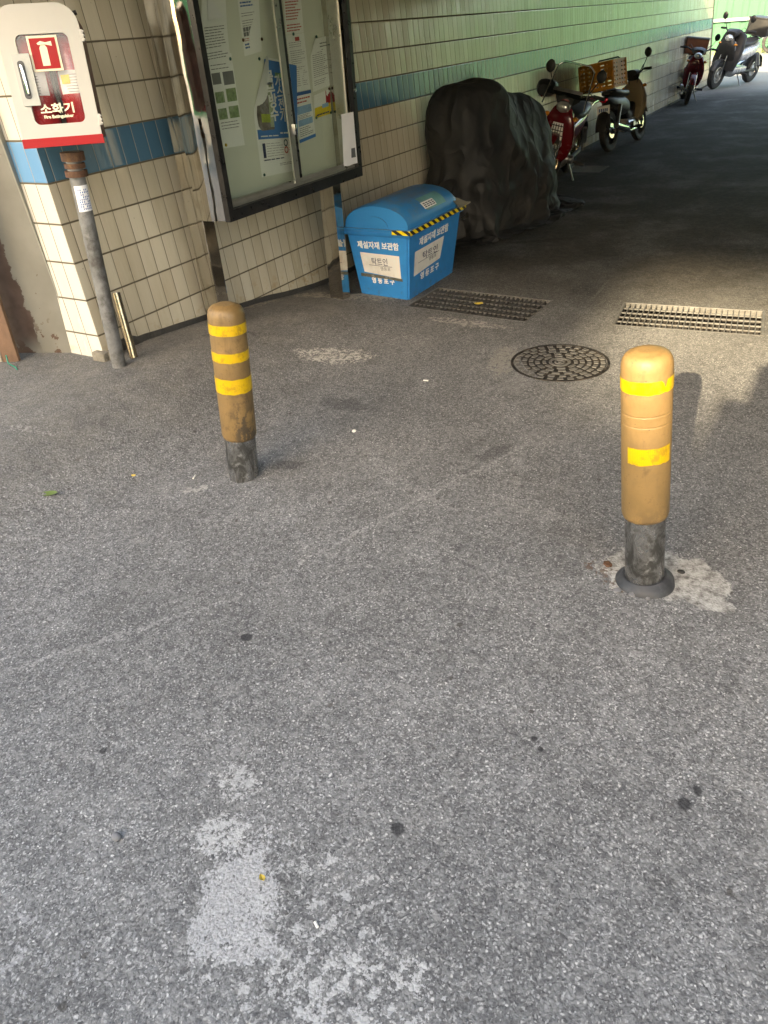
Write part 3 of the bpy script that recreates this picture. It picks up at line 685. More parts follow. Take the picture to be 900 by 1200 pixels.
# ================================================================ bollards
def bollard(base, top, rs, rp, hsl, seams, tapes, matl, label, ring=False, seed=0):
    ax = (Vector(top) - Vector(base)); H = ax.length; q = Vector((0, 0, 1)).rotation_difference(ax.normalized())
    root = empty('bollard', base, label, 'bollard', 'ochre bollards barring the lane'); root.rotation_euler = q.to_euler()
    b = MB(); b.lathe([(rp, -.08), (rp, hsl + .05)], 40); b.build('steel_post', M['post'], root)
    b = MB(); prof = [(rp + .001, hsl + .012), (rs - .012, hsl), (rs - .004, hsl + .004), (rs, hsl + .018)]
    for s_ in sorted(seams): prof += [(rs, s_ - .0045), (rs, s_ - .0022), (rs - .0013, s_ - .001), (rs - .0013, s_ + .001), (rs, s_ + .0022), (rs, s_ + .0045)]
    prof += [(rs, H - .052), (rs - .0008, H - .040), (rs - .004, H - .026), (rs - .010, H - .015), (rs - .018, H - .008), (rs - .026, H - .0055), (rs - .030, H - .0045), (rs - .036, H - .0005), (rs - .05, H), (0, H)]
    b.lathe(prof, 56); b.build('sleeve', matl, root, angle=60)
    for (z0, z1, a0, a1, tear) in tapes:
        b = MB(); n = 64; lo, hi = [], []
        for i in range(n + 1):
            a = a0 + (a1 - a0) * i / n; r = rs + .0012
            e0 = z0 + .0025 * noise.noise(Vector((a * 3, z0 * 9, seed))) + (min(tear, .4) * .012 * max(0, noise.noise(Vector((a * 5, 3, seed)))) if tear else 0)
            e1 = z1 + .002 * noise.noise(Vector((a * 3, z1 * 9, seed)))
            if tear == 2 and abs(a - 4.1) < .10: e1 -= .030 * (1 - abs(a - 4.1) / .10)
            lo.append(b.bm.verts.new((r * math.cos(a), r * math.sin(a), e0))); hi.append(b.bm.verts.new((r * math.cos(a), r * math.sin(a), e1)))
        for i in range(n): b.bm.faces.new((lo[i], lo[i + 1], hi[i + 1], hi[i]))
        b.build('reflective_tape', M['tape'], root)
    if ring:
        b = MB(); b.lathe([(rp - .001, .030), (rp + .008, .032), (rp + .022, .020), (rp + .032, .010), (rp + .036, -.02)], 48); b.build('rubber_collar', mat('dark rubber collar', (.03, .032, .036), .55, 0, .3, .4, (.12, .12, .12), 18), root)
    return root
b1, t1 = gnd((755, 681)), None
b1.z = 0; nb = Vector((b1.x, b1.y, 0)); t1 = onp((758.5, 409), b1, nb)
Ht = (t1 - b1).length
F2 = 2 * math.pi
def zat(p, base): return (onp(p, base, (base.x, base.y, 0)) - base).length
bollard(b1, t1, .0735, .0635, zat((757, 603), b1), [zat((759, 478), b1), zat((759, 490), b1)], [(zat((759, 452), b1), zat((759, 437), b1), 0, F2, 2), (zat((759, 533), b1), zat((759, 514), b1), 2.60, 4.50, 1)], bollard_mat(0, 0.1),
        'ochre bollard on the right with two yellow tapes, rubber collar and cement patch', True, 1)
b2 = gnd((286, 557)); nb2 = (b2.x, b2.y, 0); t2 = onp((263.5, 356), b2, nb2)
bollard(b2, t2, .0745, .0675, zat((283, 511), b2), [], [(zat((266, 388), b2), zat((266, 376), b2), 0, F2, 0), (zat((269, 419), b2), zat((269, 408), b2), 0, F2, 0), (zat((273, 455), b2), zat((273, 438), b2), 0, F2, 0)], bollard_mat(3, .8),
        'scuffed ochre bollard on the left with three yellow tape bands', False, 2)

# ================================================================ notice board case
BY0, BY1, BX0, BX1, BZ0, BZ1 = 2.95, 3.155, 3.312, 4.724, .80, 2.02
board = empty('notice_board', ((BX0 + BX1) / 2, 3.05, 0), 'black framed glass notice case with polished steel sides standing by the wall', 'notice board')
b = MB(); b.box((BX1 - .004, (BY0 + BY1) / 2 + .01, (BZ0 + BZ1) / 2), (.008, BY1 - BY0 - .02, BZ1 - BZ0))
b.box(((BX0 + BX1) / 2, BY1 + .002, (BZ0 + BZ1) / 2), (BX1 - BX0 - .004, .008, BZ1 - BZ0 - .004)); b.box(((BX0 + BX1) / 2, 3.055, BZ0 + .006), (BX1 - BX0 - .02, .19, .008)); b.box(((BX0 + BX1) / 2, 3.05, BZ1 + .01), (BX1 - BX0 + .06, .26, .03))
b.build('steel_case', M['mirror'], board, smooth=False)
def frame(b, x0, x1, z0, z1, y0, y1, wl, wr, wb, wt):
    ym, d = (y0 + y1) / 2, y1 - y0
    b.box((x0 + wl / 2, ym, (z0 + z1) / 2), (wl, d, z1 - z0)); b.box((x1 - wr / 2, ym, (z0 + z1) / 2), (wr, d, z1 - z0))
    b.box(((x0 + wl + x1 - wr) / 2, ym, z0 + wb / 2), (x1 - x0 - wl - wr, d, wb)); b.box(((x0 + wl + x1 - wr) / 2, ym, z1 - wt / 2), (x1 - x0 - wl - wr, d, wt))
b = MB(); frame(b, BX0 - .004, BX1 + .004, BZ0 - .004, BZ1, BY0 - .006, BY0 + .03, .040, .034, .060, .05); b.build('frame', M['black'], board, smooth=False)
b = MB(); b.box(((BX0 + BX1) / 2, BY0 + .055, BZ0 + .064), (BX1 - BX0 - .07, .05, .012)); b.box(((BX0 + BX1) / 2, BY0 + .045, BZ0 + .082), (BX1 - BX0 - .07, .008, .022))
b.build('sliding_rail', M['alu'], board, smooth=False)
XM = 4.055
sash = MB(); frame(sash, BX0 + .036, XM, BZ0 + .062, BZ1 - .05, BY0 + .034, BY0 + .046, .006, .050, .012, .03); s1 = sash.build('sliding_door', M['alu'], board, smooth=False)
sash = MB(); frame(sash, XM + .002, BX1 - .030, BZ0 + .062, BZ1 - .05, BY0 + .050, BY0 + .064, .045, .022, .012, .03); s2 = sash.build('sliding_door', M['alu'], board, smooth=False)
b = MB(); b.box((XM + .018, BY0 + .046, (BZ0 + BZ1) / 2), (.034, .008, BZ1 - BZ0 - .13)); b.build('door_seal', M['black'], s2, smooth=False)
b = MB(); b.box((BX1 - .012 - .030, BY0 + .09, (BZ0 + BZ1) / 2), (.006, .09, BZ1 - BZ0 - .13)); b.build('jamb', M['alu'], board, smooth=False)
b = MB(); b.box(((BX0 + XM) / 2, BY0 + .040, (BZ0 + BZ1) / 2 + .01), (XM - BX0 - .09, .004, BZ1 - BZ0 - .15)); b.build('pane', M['glass'], s1, smooth=False)
b = MB(); b.box(((BX1 + XM) / 2, BY0 + .057, (BZ0 + BZ1) / 2 + .01), (BX1 - XM - .09, .004, BZ1 - BZ0 - .15)); b.build('pane', M['glass'], s2, smooth=False)
b = MB(); b.box((XM + .004, BY0 + .028, 1.165), (.016, .012, .055), bevel=.002); b.build('lock', M['chrome'], board)
b = MB(); b.box((BX1 - .012, BY0 - .010, 1.31), (.012, .008, .022), bevel=.002); b.build('keyhole_plate', M['chrome'], board)
YBK = BY1 - .012
b = MB(); b.box(((BX0 + BX1) / 2, YBK + .004, (BZ0 + BZ1) / 2), (BX1 - BX0 - .02, .008, BZ1 - BZ0 - .02)); b.build('back_panel', M['boardback'], board, smooth=False)
b = MB(); b.box((BX0 + .055, 3.22, .93), (.095, .115, 2.2), bevel=.004); b.build('leg', M['mirror'], board, smooth=False)
b = MB(); b.prism([(4.372, 2.965, -.02), (4.462, 2.965, -.02), (4.462, 3.075, -.02), (4.372, 3.075, -.02)], (.005, 0, .815)); b.build('leg', M['mirror'], board, smooth=False)
b = MB(); N_ = 14; col_ = []
for i in range(N_ + 1):
    t_ = i / N_; yy = BY0 + .02 + (BY1 - BY0 + .0) * t_; xx = BX0 + .004 - .022 * math.sin(math.pi * min(1, t_ * .92 + .04)) - .012 * t_
    col_.append([b.bm.verts.new((xx + .004 * noise.noise(Vector((t_ * 2, z_ * 1.7, 0))) * math.sin(math.pi * t_), yy, BZ0 + (BZ1 - BZ0) * z_ / 24)) for z_ in range(25)])
for i in range(N_):
    for z_ in range(24): b.bm.faces.new((col_[i][z_], col_[i + 1][z_], col_[i + 1][z_ + 1], col_[i][z_ + 1]))
b.bm.faces.new([c_[0] for c_ in col_] + [b.bm.verts.new((BX0 + .012, BY1 + .02, BZ0)), b.bm.verts.new((BX0 + .012, BY0 + .02, BZ0))])
b.build('curved_side', M['mirror'], board, angle=60)
localise(board)

YP = YBK - .004
def bp(p, y=YP): return onp(p, (0, y, 0), (0, 1, 0))
def lines(q, n, m, parent, x0=.08, x1=.92, y0=.08, y1=.92, th=.004, y=-.0012, name='print', ragged=True):
    q = [Vector(p) for p in q]; b = MB()
    for i in range(n):
        v = y0 + (y1 - y0) * (i + .5) / n; e = x1 - (rnd() * .35 * (x1 - x0) if ragged else 0)
        if rnd() < .06: continue
        u = x0
        while u < e - .04:
            wd = min(.06 + .12 * rnd(), e - u); 
            P = []
            for (uu, dz) in ((u, th / 2), (u + wd, th / 2), (u + wd, -th / 2), (u, -th / 2)):
                p = (q[0] * (1 - uu) + q[1] * uu) * (1 - v) + (q[3] * (1 - uu) + q[2] * uu) * v; P.append(p + Vector((0, y, dz)))
            b.bm.faces.new([b.bm.verts.new(p) for p in P]); u += wd + .02
    return b.build(name, m, parent, smooth=False)
def rect_on(q, u0, u1, v0, v1, m, parent, name, y=-.0015):
    q = [Vector(p) for p in q]
    def at(u, v): return (q[0] * (1 - u) + q[1] * u) * (1 - v) + (q[3] * (1 - u) + q[2] * u) * v + Vector((0, y, 0))
    b = MB(); b.bm.faces.new([b.bm.verts.new(at(u, v)) for u, v in ((u0, v0), (u1, v0), (u1, v1), (u0, v1))]); return b.build(name, m, parent, smooth=False)
def notice(px, label, m='paper', wob=.0, name='pinned_notice', y=YP, curl=None, nu=6):
    q = [bp(p, y) for p in px]; root = empty(name, q[3], label, 'notice')
    b = MB(); b.sheet(q, nu, nu, wob, curl=curl); b.build('sheet', M[m], root); return root, q
def pin(root, p, m, y=YP):
    c = bp(p, y); b = MB(); b.ell(c + Vector((0, -.006, 0)), (.009, .006, .009)); b.build('pin', M[m], root)
# 1 folded sheet top left
def curl1(p, u, v, n):
    return p + Vector((0, -.05 * max(0, .5 - v) * (1 - u * .5), 0))
r, q = notice([(232, -6), (262, -8), (270, 70), (240, 76)], 'long white typed sheet with a folded top corner, highest at the left of the case', curl=curl1, y=YP - .005)
lines(q, 12, M['ink'], r, y0=.45, y1=.95, y=-.006)
b = MB(); a_ = [bp(p, YP - .04) for p in ((243, -8), (262, 20), (244, 24))]; b.prism(a_, (0, .001, 0)); b.build('folded_corner', M['paperwhite'], r, smooth=False); localise(r)
r, q = notice([(242, 66), (271, 62), (287, 170), (262, 174)], 'white information sheet with four green leaf pictures, lowest at the left of the case')
for (u0, u1, v0, v1) in ((.05, .40, .18, .30), (.5, .95, .18, .32)): rect_on(q, u0, u1, v0, v1, M['ink'], r, 'diagram')
for (u0, u1, v0, v1) in ((.05, .42, .38, .50), (.52, .95, .36, .50), (.05, .42, .56, .68), (.52, .95, .55, .68)):
    rect_on(q, u0, u1, v0, v1, mat('leaf picture', (.22, .30, .15), .7, 0, .5, .5, (.5, .55, .45), 60), r, 'leaf_picture')
lines(q, 3, M['ink'], r, y0=.04, y1=.16); lines(q, 3, M['ink'], r, y0=.70, y1=.80); pin(r, (269, 69), 'greenpin'); pin(r, (264, 170), 'yellowpin'); localise(r)
r, q = notice([(277, -10), (302, -12), (307, 60), (287, 66)], 'white notice with a blue heading pinned at the top of the left pane', wob=.003)
lines(q, 3, M['blueink'], r, y0=.15, y1=.30, th=.007); lines(q, 6, M['ink'], r, y0=.32, y1=.55, th=.003); lines(q, 2, M['ink'], r, y0=.55, y1=.70, th=.02); lines(q, 2, M['redink'], r, y0=.72, y1=.78, th=.003); lines(q, 2, M['blueink'], r, y0=.80, y1=.90, th=.008)
pin(r, (284, 47), 'rust'); pin(r, (306, 46), 'rust'); localise(r)
# blue poster
def curl2(p, u, v, n):
    k = max(0, .45 - v) / .45 * max(0, .42 - u) / .42; return p + Vector((.10 * k, -.07 * k, -.02 * k))
r, q = notice([(288, 62), (347, 74), (349, 199), (307, 208)], 'blue and white poster with big white letters and a curling left corner', m='paper', curl=curl2, nu=14, name='poster')
rect_on(q, .33, 1.0, .02, .62, M['blueprint'], r, 'blue_field', -.004)
rect_on(q, .02, 1.0, .60, .68, M['blueprint'], r, 'blue_band', -.0045)
b = MB(); g_ = lambda u, v: (q[0] * (1 - u) + q[1] * u) * (1 - v) + (q[3] * (1 - u) + q[2] * u) * v + Vector((0, -.0062, 0))
b.bm.faces.new([b.bm.verts.new(g_(u, v)) for u, v in ((.34, .20), (.22, .24), (.10, .34), (.05, .48), (.06, .57), (.12, .61), (.42, .60), (.42, .20))])
b.build('street_picture', mat('picture of a street', (.16, .13, .11), .6, 0, .6, .6, (.40, .40, .42), 22), r, smooth=False)
rect_on(q, .33, .42, .22, .58, mat('pale picture', (.38, .42, .30), .7, 0, .3, .4, (.25, .4, .12), 20), r, 'picture_panel', -.0072)
rect_on(q, .14, .34, .47, .54, mat('lime picture', (.40, .48, .08), .7, 0, .5), r, 'picture_detail', -.0075)
rt, upv = (q[1] - q[0]).normalized(), (q[0] - q[3]).normalized()
rt2 = Vector((1, 0, 0)); up2 = Vector((0, 0, 1))
for ch, pp in zip('물무방수', ((315.5, 92), (317.5, 106), (320, 119.5), (322, 135))): curve_text(ch, .078, bp(pp, YP - .012), rt2, up2, M['letterwhite'], r, bold=.0024, squeeze=1.15)
for ch, pp in zip('가스전기', ((324.5, 93), (327, 106), (329, 120), (330.5, 134))): curve_text(ch, .070, bp((pp[0] + 1, pp[1] + 3), YP - .012), rt2, up2, M['letterwhite'], r, bold=.0016, squeeze=.9)
rect_on(q, .52, .70, .115, .155, mat('green label', (.25, .45, .25), .6), r, 'green_label', -.0055)
lines(q, 1, M['letterwhite'], r, x0=.08, x1=.5, y0=.64, y1=.67, th=.006, y=-.0065, ragged=False); lines(q, 1, M['letterwhite'], r, x0=.55, x1=.95, y0=.62, y1=.65, th=.008, y=-.0065, ragged=False)
rect_on(q, .10, .17, .715, .84, M['letterdark'], r, 'dark_label', -.003); lines(q, 6, M['ink'], r, x0=.2, x1=.7, y0=.71, y1=.84, th=.0025, y=-.003); lines(q, 1, M['letterdark'], r, x0=.1, x1=.62, y0=.85, y1=.87, th=.006, y=-.003, ragged=False)
for (u, v, m_) in ((.67, .725, 'greenpin'), (.68, .79, 'redink')):
    b = MB(); b.lathe([(.013, 0), (.020, 0), (.020, .001), (.013, .001)], 20, M=Matrix.Translation(g_(u, v)) @ Matrix.Rotation(R_(90), 4, 'X')); b.build('round_emblem', M[m_], r)
lines(q, 5, M['redink'], r, x0=.76, x1=.97, y0=.70, y1=.80, th=.003, y=-.003); lines(q, 2, M['ink'], r, x0=.5, x1=.95, y0=.90, y1=.93, th=.003, y=-.003)
pin(r, (303, 69), 'greenpin'); pin(r, (309, 205), 'greenpin'); localise(r)
r, q = notice([(331, -10), (352, -12), (356, 38), (335, 41)], 'sheet of dark red printed lines at the top of the right pane')
lines(q, 12, M['redink'], r, y0=.15, y1=.95, th=.006); localise(r)
r, q = notice([(335, 41.5), (356, 38.5), (364, 104), (345, 108)], 'narrow greenish typed sheet under the dark red printed one', wob=.002)
lines(q, 22, M['ink'], r, y0=.12, y1=.92, th=.0025); rect_on(q, .45, .7, .05, .12, M['redink'], r, 'stamp'); pin(r, (343, 40), 'greenpin'); localise(r)
r, q = notice([(345, 109), (364, 105), (370, 160), (351, 168)], 'pale blue leaflet with small pictures, low beside the door stile')
rect_on(q, 0, 1, 0, .07, M['blueink'], r, 'blue_edge'); rect_on(q, 0, 1, .93, 1, M['blueprint'], r, 'blue_edge'); rect_on(q, .05, .92, .28, .44, M['paleblue'], r, 'picture_row'); rect_on(q, .05, .92, .55, .68, M['paleblue'], r, 'picture_row')
lines(q, 2, M['redink'], r, y0=.1, y1=.24, th=.008); lines(q, 3, M['ink'], r, y0=.45, y1=.54, th=.003); lines(q, 5, M['ink'], r, y0=.70, y1=.9, th=.004); localise(r)
def curl3(p, u, v, n): return p + Vector((.03 * max(0, .3 - v) * (1 - u) * 3, -.04 * max(0, .35 - v) * (1 - u) * 2, 0))
r, q = notice([(362, 46), (384, 42), (387, 100), (367, 108)], 'white typed sheet hanging by one pin in the middle of the right pane', curl=curl3, nu=10)
lines(q, 18, M['ink'], r, y0=.22, y1=.9, th=.003, y=-.004); lines(q, 2, M['ink'], r, x0=.4, y0=.08, y1=.2, th=.006, y=-.02); pin(r, (370, 43), 'greenpin'); localise(r)
r, q = notice([(368, 112), (386, 104), (388, 133), (369, 139)], 'yellow and red leaflet with its white back curling over', wob=.002)
rect_on(q, .0, 1, .55, 1, M['yellowprint'], r, 'yellow_field'); rect_on(q, .72, 1, .0, .55, M['redpaint'], r, 'red_field'); lines(q, 2, M['letterdark'], r, x0=.1, y0=.7, y1=.95, th=.008, y=-.003); rect_on(q, .45, .85, .5, .66, M['paleblue'], r, 'blue_emblem', -.003)
pin(r, (370, 138), 'greenpin'); pin(r, (387, 132), 'greenpin'); pin(r, (385, 104), 'rust'); localise(r)
r, q = notice([(400, 134), (414, 131), (419, 191), (403, 195)], 'blank white folded papers stuck low on the outside of the right pane', m='paperwhite', y=BY0 - .012, nu=4)
b = MB(); qq = [bp(p, BY0 - .018) for p in ((400, 134), (411, 132), (411, 194), (403, 195))]; b.sheet(qq, 3, 4, .002); b.build('folded_leaf', M['paperwhite'], r)
b = MB(); qq = [bp(p, BY0 - .016) for p in ((411.8, 174), (416, 173), (417, 184), (412, 185))]; b.prism(qq, (0, .001, 0)); b.build('dark_square', M['greyplastic'], r, smooth=False); localise(r)

# ================================================================ fire extinguisher cabinet on its pole
pb = gnd((140, 429)); npb = (pb.x, pb.y, 0); pt = onp((84, 178), pb, npb)
pole = empty('support_pole', pb, 'leaning scratched grey steel pole carrying the fire extinguisher cabinet', 'pole')
pw = [pb + (pt - pb) * t for t in (-.03, .2, .5, .8, 1.0)]
b = MB(); b.tube(pw, .037, 28); b.build('tube', M['galv'], pole)
ax = (pt - pb).normalized()
b = MB()
for (t0, t1, r_) in ((.90, .925, .052), (.935, .955, .048), (.965, 1.0, .054)): b.tube([pb + (pt - pb) * t0, pb + (pt - pb) * t1], r_, 24)
b.build('clamp', M['rust'], pole)
side = Vector((-pb.y, pb.x, 0)).normalized()   # to the left as seen
tocam = Vector((-pb.x, -pb.y, 0)).normalized()
b = MB(); st = []; n = 14
Lz0, Lz1 = .755, .865
stickm = mat('label sticker', (.74, .74, .76), .6)
for zz, nm, m_ in ((0, 'sticker', stickm),):
    lo, hi = [], []
    for i in range(n + 1):
        a = -1.0 + 2.0 * i / n + .25; d = (tocam * math.cos(a) + side * -math.sin(a)) * .0382
        lo.append(b.bm.verts.new(pb + (pt - pb) * Lz0 + d)); hi.append(b.bm.verts.new(pb + (pt - pb) * Lz1 + d))
    for i in range(n): b.bm.faces.new((lo[i], lo[i + 1], hi[i + 1], hi[i]))
b.build('sticker', stickm, pole)
b = MB()
for r_i in range(9):
    for c_i in range(6):
        if rnd() < .15: continue
        a = -.45 + .24 * c_i + .1; h0 = Lz0 + .008 + (Lz1 - Lz0 - .02) * r_i / 9; h1 = h0 + .007
        P = []
        for aa, hh in ((a, h0), (a + .12, h0), (a + .12, h1), (a, h1)): P.append(pb + (pt - pb) * hh + (tocam * math.cos(aa) - side * math.sin(aa)) * .0388)
        b.bm.faces.new([b.bm.verts.new(p) for p in P])
b.build('sticker_print', M['blueink'], pole, smooth=False)
localise(pole)
# short pale steel tube behind the pole
c0, c1 = gnd((157, 419)), None
c1 = onp((136, 343), (0, W0 - .07, 0), (0, 1, 0)); b = MB(); b.tube([c0, c1], .022, 20); o = b.build('short_tube', M['pipe'], None); tag(o, 'short brass coloured steel tube leaning on the wall behind the grey pole', 'tube')

ez = Vector((.1214, .0852, .98)).normalized(); ex = Vector((.676, -.734, -.035)); ex = (ex - ez * ex.dot(ez)).normalized(); ey = ez.cross(ex)   # ex: seen right, ey: away from the viewer
bc = pt - ax * .0
cen = onp((76.5, 171), pt - ey * .14, ey)       # bottom centre of the cabinet front
qL, qR = onp((30, 172.5), cen, ey), onp((122.5, 167.5), cen, ey)
CW = (qR - qL).length; topc = onp((48, 4), cen, ey); CHt = (topc - cen).dot(ez)
Mc = Matrix(((ex.x, ey.x, ez.x, cen.x), (ex.y, ey.y, ez.y, cen.y), (ex.z, ey.z, ez.z, cen.z), (0, 0, 0, 1)))
print('cabinet', CW, CHt, cen, [round(v, 2) for v in pt])
cab = empty('extinguisher_cabinet', cen, 'white fire extinguisher cabinet with a red base strip and clear window, on a pole', 'cabinet')
hw, D = CW / 2, .17
def rr(w0, w1, h0, h1, rad, n=6, only_top=False):   # rounded rectangle, counter clockwise from bottom left
    P = []
    for (cx, cy, a0) in ((w1 - rad, h1 - rad, 0), (w0 + rad, h1 - rad, 90), (w0 + rad, h0 + rad, 180), (w1 - rad, h0 + rad, 270)):
        if only_top and cy < (h0 + h1) / 2: P.append((w0 if a0 == 180 else w1, h0)); continue
        for i in range(n + 1): a = R_(a0 + 90 * i / n); P.append((cx + rad * math.cos(a), cy + rad * math.sin(a)))
    return P
outer = rr(-hw, hw, .035, CHt, .085, only_top=True)
b = MB()  # open shell: side skin + back
P = outer; nP = len(P)
for i in range(nP):
    (xa_, za), (xb_, zb_) = P[i], P[(i + 1) % nP]
    b.bm.faces.new([b.bm.verts.new(v) for v in ((xa_ * .985, .004, za), (xb_ * .985, .004, zb_), (xb_ * .985, D, zb_), (xa_ * .985, D, za))])
b.bm.faces.new([b.bm.verts.new((x * .985, D, z)) for x, z in P]); 
for v in b.bm.verts: v.co = Mc @ v.co
bmesh.ops.remove_doubles(b.bm, verts=b.bm.verts, dist=.0005)
b.build('shell', mat('dark red shell', (.14, .045, .035), .5, 0, .3, .5, (.3, .2, .16), 15), cab)
# door with window opening
def fr_px(p): v = onp(p, cen, ey) - cen; return (v.dot(ex), v.dot(ez))
wL, wB = fr_px((42, 146)); wR, wT = fr_px((80, 40)); a1 = fr_px((17, 40)); a2 = fr_px((101, 144))
wx0, wx1 = (a1[0] + wL) / 2, (wR + a2[0]) / 2; wz0, wz1 = (wB + a2[1]) / 2, (wT + a1[1]) / 2
inner = rr(wx0, wx1, wz0, wz1, .025)
b = MB(); thick = .014
def bridge(y0):
    import bisect
    ou = [b.bm.verts.new(Mc @ Vector((x, y0, z))) for x, z in outer]; ii = [b.bm.verts.new(Mc @ Vector((x, y0, z))) for x, z in inner]; return ou, ii
ou, ii = bridge(-thick); ou2, ii2 = bridge(0)
def ang(p, c): return math.atan2(p[1] - c[1], p[0] - c[0])
pts2 = [Vector(p) for p in outer] + [Vector(p) for p in inner]; no = len(outer); ni = len(inner)
ed = [(i, (i + 1) % no) for i in range(no)] + [(no + i, no + (i + 1) % ni) for i in range(ni)]
vo2, eo2, fo2, *_r = delaunay_2d_cdt(pts2, ed, [], 1, 1e-6)
def inside(p):
    return wx0 + .001 < p[0] < wx1 - .001 and wz0 + .001 < p[1] < wz1 - .001 and all(True for _ in [0]) and not ((p[0] < wx0 + .007 or p[0] > wx1 - .007) and (p[1] < wz0 + .007 or p[1] > wz1 - .007))
b.bm.free(); b = MB()
for y0, flip in ((-thick, 0), (0, 1)):
    vv = [b.bm.verts.new(Mc @ Vector((p.x, y0, p.y))) for p in vo2]
    for f in fo2:
        c_ = (sum(vo2[i].x for i in f) / len(f), sum(vo2[i].y for i in f) / len(f))
        if not inside(c_):
            try: b.bm.faces.new([vv[i] for i in f])
            except ValueError: pass
for L_ in (outer, inner):
    for i in range(len(L_)):
        (xa_, za), (xb_, zb_) = L_[i], L_[(i + 1) % len(L_)]
        b.bm.faces.new([b.bm.verts.new(Mc @ Vector(v)) for v in ((xa_, -thick, za), (xb_, -thick, zb_), (xb_, 0, zb_), (xa_, 0, za))])
bmesh.ops.remove_doubles(b.bm, verts=b.bm.verts, dist=.0003)
door = b.build('door', M['whitepaint'], cab, angle=30)
b = MB(); b.box((0, -.004, .018), (CW + .006, .03, .036), M=Mc); b.build('base_strip', M['redpaint'], cab, smooth=False)
b = MB(); b.bm.faces.new([b.bm.verts.new(Mc @ Vector((x, -.004, z))) for x, z in rr(wx0 - .006, wx1 + .006, wz0 - .006, wz1 + .006, .02)]); b.build('window', M['acrylic'], door, smooth=False)
hx0, hz0 = fr_px((36, 117)); hx1, hz1 = fr_px((28, 72)); hcx, hcz = (hx0 + hx1) / 2, (hz0 + hz1) / 2
b = MB(); P = rr(hcx - .036, hcx + .036, hcz - .098, hcz + .098, .004); Q = rr(hcx - .020, hcx + .008, hcz - .072, hcz + .072, .012)
b.prism([Vector((x, -thick - .010, z)) for x, z in P], (0, .010, 0), M=Mc); b.build('handle', M['chrome'] if False else mat('satin metal', (.36, .37, .35), .45, .3), door)
b = MB(); b.prism([Vector((x, -thick - .013, z)) for x, z in Q], (0, .002, 0), M=Mc); b.build('handle_recess', M['black'], door)
b = MB(); b.box((hcx - .004, -thick - .022, hcz), (.014, .012, .115), bevel=.005, M=Mc); b.build('handle_grip', M['chrome'], door)
# pictogram plate
s0 = fr_px((38, 49)); s1_ = fr_px((68, 77)); cx_, cz_ = (fr_px((53, 63)))
sw, sh = .062, .066
b = MB(); b.box((cx_, -.007, cz_), (sw * 2, .002, sh * 2), M=Mc); b.build('sign_border', M['cream2'], door, smooth=False)
b = MB(); b.box((cx_, -.009, cz_), (sw * 2 - .018, .002, sh * 2 - .018), M=Mc); b.build('sign_field', M['redpaint'], door, smooth=False)
b = MB(); y_ = -.0115
b.prism([(cx_ - .017, y_, cz_ - .046), (cx_ + .014, y_, cz_ - .046), (cx_ + .014, y_, cz_ + .020), (cx_ + .008, y_, cz_ + .030), (cx_ - .011, y_, cz_ + .030), (cx_ - .017, y_, cz_ + .020)], (0, .001, 0), M=Mc)
b.prism([(cx_ - .020, y_, cz_ + .032), (cx_ + .012, y_, cz_ + .032), (cx_ + .036, y_, cz_ + .026), (cx_ + .036, y_, cz_ + .044), (cx_ + .012, y_, cz_ + .040), (cx_ - .008, y_, cz_ + .046), (cx_ - .024, y_, cz_ + .038)], (0, .001, 0), M=Mc)
b.build('extinguisher_symbol', M['cream2'], door, smooth=False)
tx = fr_px((68, 128)); o_ = Mc @ Vector((tx[0], -.008, tx[1])); curve_text('소화기', .043, o_, ex, ez, M['cream2'], door, bold=.0013, squeeze=1.25)
tx = fr_px((69.5, 136.5)); o_ = Mc @ Vector((tx[0], -.008, tx[1])); curve_text('Fire Extinguisher', .0175, o_, ex, ez, M['cream2'], door, bold=.0006, squeeze=1.05)
for pz in (fr_px((99, 42))[1], fr_px((119, 140))[1]):
    b = MB(); b.box((hw + .004, -.008, pz), (.014, .02, .045), bevel=.003, M=Mc)
    for k in range(3): b.box((hw + .010, -.010, pz - .015 + .015 * k), (.010, .026, .006), M=Mc)
    b.build('hinge', M['whitepaint'], cab)
localise(cab)
